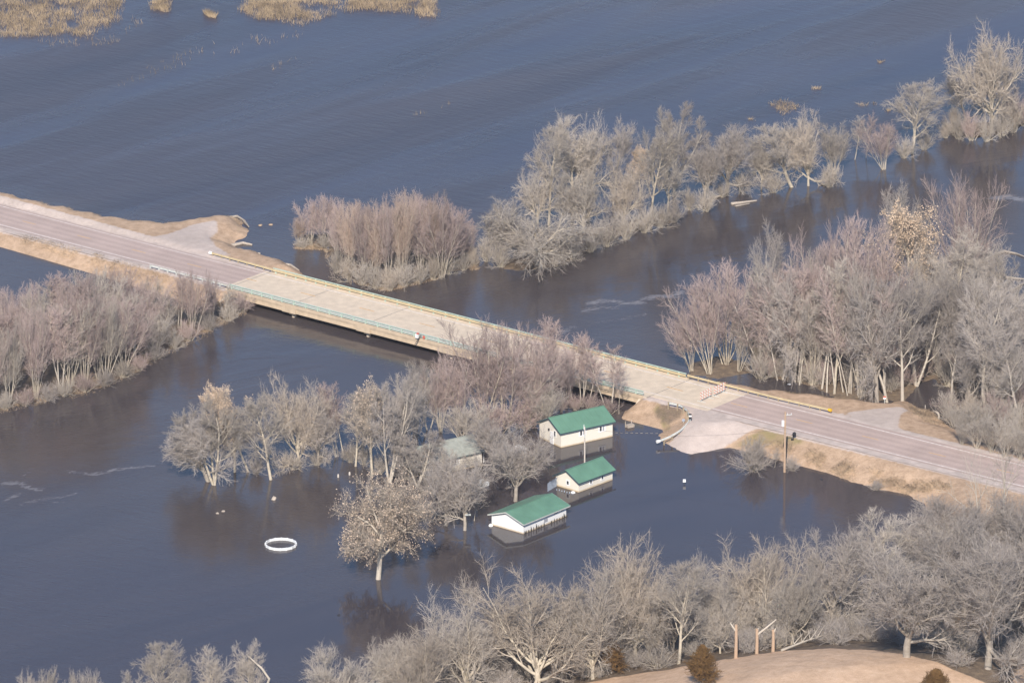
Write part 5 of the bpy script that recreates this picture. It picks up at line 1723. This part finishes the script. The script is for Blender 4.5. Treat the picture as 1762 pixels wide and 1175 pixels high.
# ---- wooded slope in the foreground
FO = 'oaks on the near slope'
for (k, x, y, t, w, lab, ln) in [
    ('oak0', 575, 1255, 1104, 190, 'low rounded bare oak at the left end of the near oak belt', 0),
    ('oak3', 715, 1240, 1068, 150, 'bare oak with spiky top, second in the near oak belt', 0),
    ('oak2', 800, 1205, 1012, 180, 'wide bare oak left of the largest one in the near belt', 0),
    ('oak1', 925, 1190, 976, 270, 'largest bare oak with fanning limbs in the near belt', 0),
    ('oak0', 1020, 1168, 980, 170, 'bare oak right of the largest one in the near belt', 0),
    ('oak3', 1095, 1140, 932, 170, 'tall bare oak with a notched top in the near belt', 0),
    ('cotton1', 1168, 1142, 962, 90, 'slimmer bare tree right of the notched oak', 0),
    ('oak2', 1232, 1118, 958, 96, 'bare oak left of the two broken snags', 0),
    ('oak1', 1316, 1104, 918, 160, 'tall bare oak standing directly behind the snags', 0),
    ('oak0', 1362, 1110, 968, 90, 'smaller leaning bare oak right of the snags', 12),
    ('greyoak0', 1432, 1092, 908, 120, 'grey bare oak with water showing on its left', 0),
    ('cotton0', 1490, 1075, 880, 130, 'tall bare tree at the shore behind the grassy knoll', 0),
    ('greyoak1', 1560, 1130, 936, 190, 'massive twiggy oak at the top of the grassy knoll', 0),
    ('greyoak0', 1588, 1000, 860, 130, 'broad bare tree at the right corner of the flooded bay', 0),
    ('greyoak1', 1704, 1000, 852, 110, 'grey bare tree below the road among the pale dead ones', 0),
    ('greyoak1', 1660, 1060, 880, 150, 'grey bare oak behind the right flank of the knoll', 0),
    ('greyoak0', 1700, 1150, 920, 190, 'dense bare oak at the lower right', 0),
    ('greyoak1', 1765, 1130, 900, 170, 'dense bare oak cut by the right edge', 0),
    ('greyoak1', 1768, 1000, 852, 110, 'bare tree at the right edge below the road', 0),
    ('greyoak0', 1636, 990, 846, 100, 'bare tree behind the pale dead trees', 0),
    ('dead0', 1692, 965, 736, 110, 'pale dead tree with bare limbs crossing the road at the right', -4),
    ('dead1', 1722, 945, 742, 70, 'thinner pale dead tree in front of the road at the far right', 4),
    ('cotton1', 272, 1245, 1100, 76, 'bare tree top with a pale fork at the bottom left', 0),
    ('cotton0', 372, 1245, 1110, 56, 'rounded bare treetop at the bottom left, middle of three', 0),
    ('cotton2', 432, 1240, 1102, 54, 'bare treetop with a white dead limb at the bottom left', 6),
    ('cotton2', 212, 1262, 1150, 40, 'low treetop just left of the forked one at the bottom left', 0),
    ('cotton1', 322, 1262, 1148, 40, 'low treetop between two taller ones at the bottom left', 0),
]:
    L_(k, x, y, t, w, lab, FO, lean=ln)
for i, (x, y, t) in enumerate([(52, 1240, 1150), (80, 1240, 1146), (132, 1242, 1146), (158, 1246, 1152)]):
    L_('greyvase%d' % (i % 2), x, y, t, 34, 'spiky sapling top poking up at the bottom left corner', 'sapling tops at the bottom left')
FB = 'undergrowth on the near slope'
rg = random.Random(31)
for i in range(58):
    x = rg.uniform(640, 1762)
    yl = np.interp(x, [640, 800, 1000, 1160, 1260, 1340, 1430, 1520, 1575, 1640, 1700, 1762], [1260, 1215, 1180, 1150, 1132, 1120, 1114, 1117, 1126, 1146, 1165, 1150])
    y = yl - rg.uniform(2, 1) - abs(rg.gauss(0, 28))
    L_(('greyshrub', 'shrub0', 'greyshrub', 'shrub1')[i % 4], x, y, y - rg.uniform(30, 54), rg.uniform(50, 80), 'grey leafless undergrowth below the near oaks', FB, cat='shrub')
for i in range(14):
    x = 1345 + i * 17 + rg.uniform(-6, 6); y = np.interp(x, [1340, 1430, 1520, 1575, 1640], [1114, 1108, 1110, 1118, 1138]) - rg.uniform(2, 26)
    L_(('greyshrub', 'shrub0', 'shrub1')[i % 3], x, y, y - rg.uniform(36, 58), rg.uniform(54, 80), 'bush behind the knoll', 'bushes right behind the knoll', cat='shrub')
for i in range(14):
    x = rg.uniform(1590, 1762); y = rg.uniform(985, 1125)
    L_(('greyoak0', 'greyvase1', 'greyoak1', 'cotton2')[i % 4], x, y, y - rg.uniform(90, 130), rg.uniform(80, 110), 'grey bare tree filling the wooded slope at the lower right', 'trees filling the lower right slope')
for i in range(20):
    x = 660 + 38 * i + rg.uniform(-12, 12); y = np.interp(x, [640, 1200, 1450], [1228, 1128, 1096]) - rg.uniform(-4, 22)
    L_(('oak0', 'oak2', 'greyvase0')[i % 3], x, y, y - rg.uniform(90, 135), rg.uniform(90, 120), 'smaller bare tree between the near oaks', 'smaller trees of the near belt')


# snags
def snag(px, py, ty, label, fork=None, r=0.26):
    p = G(px, py); H = (py - ty) * m_per_px(p) / CP
    o = thing('snag', label, 'snag', p)
    m = MB(); m.tube([p + [0, 0, -0.8], p + [0.04, 0, H * 0.5], p + [0.0, 0, H]], [r, r * 0.85, r * 0.75], 9); m.build('trunk', M['pole'], o)
    if fork:
        for (z, dx, dz, rr_) in fork:
            m = MB(); a = p + np.array([0, 0, z * H]); m.tube([a, a + np.array([dx * 0.5, -0.05, dz * 0.5]), a + np.array([dx, 0.1, dz])], [rr_, rr_ * 0.8, rr_ * 0.5], 7)
            m.build('broken_limb', M['bark_pale'], o)


snag(1266, 1132, 1074, 'orange-barked broken snag with a forked top, left of three', [(0.8, -0.8, 1.2, 0.16)])
snag(1302, 1126, 1082, 'broken snag with a pale limb slanting right, middle of three', [(0.75, 2.6, 2.2, 0.16), (0.9, 0.2, 0.4, 0.15)])
snag(1330, 1123, 1084, 'short broken snag, right of three', [(0.85, 0.35, 0.6, 0.14)])
p = G(1345, 1122); q_ = G(1415, 1112)
m = MB(); m.tube([p + [0, 0, 0.2], (p + q_) / 2 + [0, 0, 0.9], q_ + [0, 0, 1.4]], [0.2, 0.13, 0.05], 7)
for a in (0.3, 0.5, 0.7, 0.85):
    c = p + (q_ - p) * a + np.array([0, 0, 0.7 + a * 0.5]); m.tube([c, c + [1.2, 0.5, 1.0 + a]], [0.07, 0.02], 5); m.tube([c, c + [-0.3, 0.5, 1.4]], [0.06, 0.02], 5)
tag(m.build('fallen_tree', M['bark_pale']), 'pale fallen tree lying right of the snags at the knoll top', 'log')
p = P(452, 1175, 0)


# cedars
def cedar(px, py, ty, w, label, seed):
    rg = np.random.default_rng(seed)
    p = G(px, py); mp = m_per_px(p); H = (py - ty) * mp / CP; Rw = w * mp / 2
    o = thing('cedar', label, 'cedar', p)
    m = MB(); m.tube([p + [0, 0, -0.5], p + [0, 0, H * 0.95]], [0.13, 0.02], 7); m.build('trunk', M['bark_dark'], o)
    n = 260
    t = rg.uniform(0.02, 1, n) ** 0.85
    az = rg.uniform(0, 6.28, n)
    L = Rw * (1 - t) ** 0.75 * rg.uniform(0.75, 1.12, n) + 0.12
    pos = np.stack([np.zeros(n), np.zeros(n), 0.05 + t * H * 0.93], 1)
    d = np.stack([np.cos(az), np.sin(az), rg.uniform(0.15, 0.75, n) + t], 1); d /= np.linalg.norm(d, axis=1)[:, None]
    Pl = path(rg, pos, d, L, 5, 0.08, 0.03); Rl = np.repeat(np.linspace(0.03, 0.01, 5)[None], n, 0)
    l2, r2 = children(rg, Pl, Rl, 10, 0.2, 1, 40, 12, 0.30, 1.0, 1.0, 3, 0.1, 0.05, 0.3, 0.15)
    l3, r3 = children(rg, l2, r2, 7, 0.05, 1, 38, 14, 0.6, 1.0, 1.0, 2, 0.1, 0.05, 0.3, 0.1)
    V1, F1 = tubes(Pl, Rl, 3); V2, F2 = spikes(rg, l2, np.full((len(l2), 3), 0.03)); V3, F3 = spikes(rg, l3, np.full((len(l3), 2), 0.028))
    me = mesh_np('foliage', np.concatenate([V1, V2, V3]), F1, np.concatenate([F2 + len(V1), F3 + len(V1) + len(V2)])); me.materials.append(M['cedar'])
    c = bpy.data.objects.new('crown', me); c.parent = o; C.objects.link(c)


cedar(1208, 1178, 1106, 66, 'brownish green cedar standing on the left of the grassy knoll', 1)
cedar(1610, 1196, 1150, 56, 'brownish cedar top at the bottom edge of the grassy knoll', 2)
cedar(1052, 1158, 1094, 52, 'dark olive cedar hidden among the bare oaks left of the knoll', 3)

# shrub by the pole and single bushes on the near bank
L_('greyshrub', 1298, 810, 752, 74, 'round grey bush standing in water left of the roadside utility pole', cat='shrub')
L_('greyvase0', 1297, 811, 748, 50, 'upright stems inside the round bush left of the utility pole', cat='shrub', name='shrub')
L_('sap1', 1333, 804, 768, 16, 'short broken sapling between the round bush and the utility pole')
L_('greyshrub', 1364, 810, 780, 30, 'thin bush standing in water right of the roadside utility pole', cat='shrub')
L_('greyshrub', 1507, 843, 826, 30, 'little pale bush at the water edge below the right road', cat='shrub')

# tree stand with ladder
p = P(804, 911); st = thing('tree_stand', 'small ladder stand with a platform fixed to a bare trunk in the water', 'tree stand', p)
q = p + np.array([0.1, -0.45, 0])
for a in (-0.22, 0.22):
    m = MB(); m.bar(q + [a + 0.35, -0.25, -0.8], q + [a, 0, 2.35], 0.05); m.build('ladder_rail', M['dark'], st)
for i in range(8):
    z = 0.1 + i * 0.28; m = MB(); e = q + np.array([0.35 * (1 - (z + 0.8) / 3.15), -0.25 * (1 - (z + 0.8) / 3.15), z]); m.bar(e + [-0.22, 0, 0], e + [0.22, 0, 0], 0.04); m.build('rung', M['dark'], st)
m = MB(); m.box(q + [0, 0.2, 2.4], (0.85, 0.6, 0.08)); m.build('platform', M['galv'], st)
m = MB(); m.box(q + [0, 0.42, 2.75], (0.8, 0.08, 0.3)); m.build('backrest', M['dark'], st)

# ------------------------------------------------------------------ odds and ends in the water
for (x, y, lab) in [(582, 821, 'left of two pale post tops left of the hidden house'), (601.5, 817, 'right of two pale post tops left of the hidden house')]:
    p = P(x, y); m = MB(); m.tube([p + [0, 0, -1], p + [0, 0, 0.38], p + [0, 0, 0.5]], [0.14, 0.14, 0.07], 8); tag(m.build('mooring_post', M['palepole']), lab, 'post')
blob(471.5, 859, 0.36, 'grey lump with a pointed top in the water below the forked tree', M['driftwood'], 'debris', 'debris', 1.3)
blob(374, 883, 0.26, 'left of two small pale lumps drifting below the flooded trees', M['driftwood'], 'debris', 'debris', 0.6)
blob(384.5, 879.5, 0.28, 'right of two small pale lumps drifting below the flooded trees', M['driftwood'], 'debris', 'debris', 0.55)
blob(583, 1058, 0.22, 'tiny dark lump alone on open water at the bottom left', M['dark'], 'debris', 'debris', 0.8)
blob(1414, 825, 0.2, 'tiny dark lump on the water below the right road', M['dark'], 'debris', 'debris', 0.8)
blob(1358, 661, 0.3, 'white scrap on dark water beneath the right wood', M['white'], 'debris', 'debris', 0.3)


def log(pix, r, label, group=None, z=0.08, mat=None):
    q = [P(x, y) + np.array([0, 0, z + (0.1 if i % 2 else 0)]) for i, (x, y) in enumerate(pix)]
    rs = [r * (1 - 0.6 * i / (len(q) - 1)) for i in range(len(q))]
    m = MB(); m.tube(q, rs, 7)
    return tag(m.build('driftwood_log', mat or M['driftwood']), label, 'log', group)


log([(1258, 352), (1280, 350), (1302, 346)], 0.28, 'long pale log lodged below the driftwood point of the far row')
log([(1265, 356), (1290, 352)], 0.2, 'shorter log under the long pale one at the driftwood point')
log([(1708, 440), (1728, 434), (1748, 437), (1762, 443)], 0.25, 'curved pale log arching over water at the right edge')
log([(1730, 478), (1762, 482)], 0.25, 'second pale log at the right edge below the arching one')
log([(1742, 500), (1765, 486)], 0.18, 'short branch by the second pale log at the right edge')
DL = 'driftwood on the left abutment shore'
log([(392, 376), (408, 374), (420, 380)], 0.3, 'longer driftwood piece along the far edge of the gravel spur tip', DL)
log([(420, 381), (428, 392)], 0.25, 'short driftwood piece on the right side of the gravel spur tip', DL)
log([(398, 424), (418, 420), (434, 422)], 0.35, 'curled driftwood in the small inlet beside the left guardrail')
log([(404, 431), (422, 437)], 0.25, 'short driftwood below the curled piece beside the left guardrail')
log([(430, 437), (448, 438)], 0.3, 'driftwood lump beside the middle of the left far guardrail')
log([(446, 444), (462, 446), (476, 449)], 0.32, 'long driftwood beside the left far guardrail towards the bridge')
log([(482, 455), (500, 458), (514, 466)], 0.3, 'driftwood arc against the far left bridge corner')
log([(628, 572), (636, 569)], 0.2, 'broken wood caught at the second bridge pier')
log([(448, 470), (470, 480)], 0.1, 'low driftwood stick at the far left bridge corner', z=0.4)
log([(915, 440), (940, 425), (960, 418), (985, 415)], 0.4, 'thick fallen limb lying in the sprawling willow at the far row')
log([(1085, 386), (1110, 384), (1150, 388)], 0.3, 'tan log on the mud at the foot of the bent pale trunk')
log([(1215, 345), (1235, 340), (1252, 336)], 0.25, 'bleached limb at the driftwood point of the far row')
log([(1412, 318), (1430, 320)], 0.2, 'short log by the small bush in the far row')
for (x, y, lab) in [(448, 388, 'left'), (466, 387, 'right')]:
    blob(x, y, 0.35, lab + ' of two tan clods in the water right of the gravel spur', M['tuft'], 'debris', 'debris', 0.5)
# white dead limb at the bottom left
p = G(445, 1238); Hh = (1238 - 1118) * m_per_px(p) / CP
m = MB(); m.tube([p + [0, 0, 0], p + [1.0, -0.3, Hh * 0.45], p + [1.5, -0.6, Hh * 0.62], p + [0.5, -0.7, Hh * 0.78], p + [-0.4, -0.6, Hh * 0.86], p + [-1.5, -0.5, Hh * 0.97]], [0.2, 0.19, 0.17, 0.15, 0.11, 0.04], 8)
tag(m.build('dead_limb', M['bark_pale']), 'bent white dead limb among the treetops at the bottom left', 'branch')


# ------------------------------------------------------------------ reeds and dry tufts (uncountable)
def blades(name, regions, mat, label, cat, seed, hmin, hmax, wid, tilt=0.35):
    rg = np.random.default_rng(seed)
    pts = []
    for pix, n, clump in regions:
        q = np.array([P(x, y)[:2] for x, y in pix])
        lo, hi = q.min(0), q.max(0)
        got = 0
        while got < n:
            c = rg.uniform(lo, hi, (n * 3, 2))
            s = sdf(q, c[:, 0], c[:, 1])
            keep = s > rg.uniform(-0.5, 2.0, len(c)) * clump
            dn = lumps(c[:, 0], c[:, 1], 0.28) + 0.5 * lumps(c[:, 0], c[:, 1], 0.9)
            keep &= dn > rg.normal(-0.15, 0.3, len(c)) * clump
            c = c[keep][:n - got]
            pts.append(c); got += len(c)
            if not len(c): break
    pts = np.concatenate(pts)
    n = len(pts)
    gz = np.maximum(ground_z(pts[:, 0], pts[:, 1]), -0.05)
    b0 = np.stack([pts[:, 0], pts[:, 1], gz - 0.15], 1)
    d = np.stack([rg.normal(0, tilt, n), rg.normal(0, tilt, n), np.ones(n)], 1)
    h = rg.uniform(hmin, hmax, n)[:, None]
    Pl = np.stack([b0, b0 + d * h], 1)
    V, F = spikes(rg, Pl, np.full((n, 2), wid))
    me = mesh_np(name, V, None, F); me.materials.append(mat)
    o = bpy.data.objects.new(name, me); C.objects.link(o)
    return tag(o, label, cat, kind='stuff')


blades('reeds', [([(-60, -60), (-60, 62), (30, 66), (90, 62), (150, 64), (180, 52), (212, 30), (216, 6), (220, -60)], 15000, 1.0),
                 ([(404, -40), (410, 18), (440, 34), (480, 36), (520, 48), (560, 30), (620, 18), (690, 24), (740, 34), (756, 28), (748, -4), (760, -60)], 15000, 1.0),
                 ([(252, -20), (262, 18), (290, 22), (300, -20)], 1200, 0.8),
                 ([(350, 22), (365, 34), (382, 24), (366, 18)], 350, 0.6),
                 ([(190, 150), (260, 110), (360, 76), (520, 48), (545, 60), (430, 88), (300, 120), (220, 150)], 90, 0.3), ([(60, 70), (200, 64), (230, 30), (250, 40), (215, 80), (80, 84)], 90, 0.3),
                 ([(460, 115), (530, 95), (535, 100), (470, 122)], 12, 0.2), ([(690, 205), (860, 150), (862, 154), (694, 210)], 16, 0.2)],
       M['reed'], 'tan flooded reed beds along the top of the lake', 'reeds', 4, 0.5, 1.3, 0.04)
blades('reeds', [([(1320, 178), (1338, 172), (1352, 172), (1380, 182), (1372, 188), (1356, 196), (1345, 200), (1334, 190)], 420, 0.3),
                 ([(1398, 150), (1415, 150), (1415, 155), (1398, 155)], 60, 0.2), ([(1512, 105), (1522, 105), (1522, 109), (1512, 109)], 40, 0.2),
                 ([(1475, 178), (1510, 176), (1508, 182), (1478, 184)], 60, 0.2), ([(1290, 205), (1300, 205), (1300, 208), (1290, 208)], 25, 0.2),
                 ([(1525, 190), (1535, 186), (1536, 190), (1526, 194)], 40, 0.2)],
       M['reed'], 'scattered tan reed clumps poking from the lake behind the far row', 'reeds', 5, 0.3, 0.8, 0.045, 0.6)
blades('dry_grass', [([(505, 421), (560, 423), (578, 462), (610, 482), (668, 494), (740, 478), (820, 456), (824, 464), (776, 474), (720, 490), (668, 502), (610, 492), (565, 462), (558, 431), (505, 429)], 4200, 0.25)],
       M['tuft'], 'tan dead grass fringing the island behind the bridge', 'grass', 6, 0.25, 0.8, 0.03, 0.6)
blades('dry_grass', [([(-20, 704), (95, 680), (170, 662), (240, 632), (300, 596), (345, 572), (415, 534), (428, 538), (345, 584), (270, 620), (180, 672), (95, 692), (-20, 716)], 1500, 0.5)],
       M['tuft'], 'tan dead grass fringing the left thicket', 'grass', 7, 0.25, 0.7, 0.03, 0.6)
blades('dry_grass', [([(1232, 660), (1380, 678), (1460, 690), (1520, 693), (1520, 700), (1440, 698), (1300, 680)], 7000, 0.4),
                     ([(1560, 700), (1600, 708), (1632, 736), (1690, 760), (1762, 780), (1762, 796), (1640, 768), (1570, 735)], 7000, 0.4),
                     ([(1270, 762), (1372, 780), (1450, 805), (1560, 838), (1640, 850), (1640, 862), (1560, 852), (1450, 824), (1372, 794), (1300, 774)], 12000, 0.4),
                     ([(0, 408), (130, 440), (250, 480), (330, 505), (330, 516), (180, 474), (60, 434), (0, 420)], 6000, 0.3),
                     ([(0, 337), (200, 382), (290, 392), (385, 374), (425, 385), (420, 392), (380, 382), (290, 400), (200, 390), (0, 345)], 5000, 0.3)],
       M['tuft'], 'tan dead grass on the road embankments', 'grass', 8, 0.15, 0.55, 0.03, 0.8)

# ------------------------------------------------------------------ tell look-alikes apart by their place in their row
ORD = ['first', 'second', 'third', 'fourth', 'fifth', 'sixth', 'seventh', 'eighth', 'ninth', 'tenth', 'eleventh', 'twelfth', 'thirteenth', 'fourteenth', 'fifteenth',
       'sixteenth', 'seventeenth', 'eighteenth', 'nineteenth', 'twentieth']
BYPLACE = {
    'trees inside the right wood': 'grey leafless tree, %s from left in the %s of the right wood',
    'saplings in the left bank thicket': 'greyish-pink sapling clump, %s from left in the %s of the left thicket',
    'saplings on the island behind the bridge': 'bare sapling clump, %s from left in the %s of the island thicket behind the bridge',
    'shrubs along the far tree row': 'grey shrub, %s from left in the %s of the brush under the far row',
    'saplings between cabin and bridge': 'thin red-tipped sapling, %s from left between cabin and bridge',
    'saplings left of the bridge end': 'slim bare sapling, %s from left between left thicket and bridge',
    'brush on the island behind the bridge': 'tan brush clump, %s from left in the %s foot of the island thicket',
    'brush along the left thicket': 'low bare bush, %s from left along the water edge of the left thicket',
    'shrubs under the tallest far tree': 'bare shrub, %s from left under the tallest tree at the top right',
    'bushes among the flooded trees': 'bare bush in water, %s from left among the flooded trees left of the houses',
    'brush by the bridge saplings': 'low reddish brush, %s from left at the foot of the bridge saplings',
    'brush at the right road edge': 'grey bare brush, %s from left crowding the far road edge at the right',
    'sapling tops at the bottom left': 'spiky sapling top, %s from left at the bottom left corner',
    'trees filling the lower right slope': 'grey bare tree, %s from left filling the lower right slope',
    'smaller trees of the near belt': 'smaller bare tree, %s from left between the near oaks',
    'undergrowth on the near slope': 'leafless bush, %s from left in the %s of the undergrowth below the near oaks',
    'brush of the right wood': 'low bare bush, %s from left in the %s of the right wood brush',
    'pale stems at the front of the right wood': 'slender pale-stemmed tree, %s from left along the front of the right wood',
    'bushes right behind the knoll': 'grey leafless bush, %s from left right behind the grassy knoll top',
    'dark stalks along the garage': 'dark dead plant stalk, %s from left along the white garage wall',
}
for grp, phrase in BYPLACE.items():
    obs = [o for o in bpy.data.objects if o.parent is None and o.get('group') == grp]
    if phrase.count('%s') == 2:
        xs = np.array([o.location.x for o in obs]); ys = np.array([o.location.y for o in obs])
        res = ys - np.polyval(np.polyfit(xs, ys, 1), xs)
        order = np.argsort(res)
        nr_ = 2 if len(obs) <= 40 else 4
        names_ = ['front', 'back'] if nr_ == 2 else ['front', 'second row', 'third row', 'back']
        cut_ = [len(obs) * k // nr_ for k in range(nr_ + 1)]
        rows_ = [(names_[k], [obs[i] for i in order[cut_[k]:cut_[k + 1]]]) for k in range(nr_)]
    else:
        rows_ = [(None, obs)]
    for nm, row in rows_:
        for k, o in enumerate(sorted(row, key=lambda q: q.location.x)):
            o['label'] = phrase % ((ORD[k], nm) if nm else (ORD[k],))

# ------------------------------------------------------------------ thin spring haze
hb = MB(); hb.box((0, 0, 203.0), (10400, 10400, 413.0))
hm = bpy.data.materials.new('haze'); hm.use_nodes = True
hn = hm.node_tree.nodes; hl = hm.node_tree.links
hn.remove(hn['Principled BSDF'])
pv = hn.new('ShaderNodeVolumePrincipled'); pv.inputs['Color'].default_value = (0.86, 0.87, 1.0, 1); pv.inputs['Density'].default_value = 3.2e-5
hl.new(pv.outputs[0], hn['Material Output'].inputs['Volume'])
hz = hb.build('haze', hm)
tag(hz, 'thin bluish haze filling the air over the valley', 'haze', kind='stuff')

for o in bpy.data.objects:
    if '_o' in o: del o['_o']
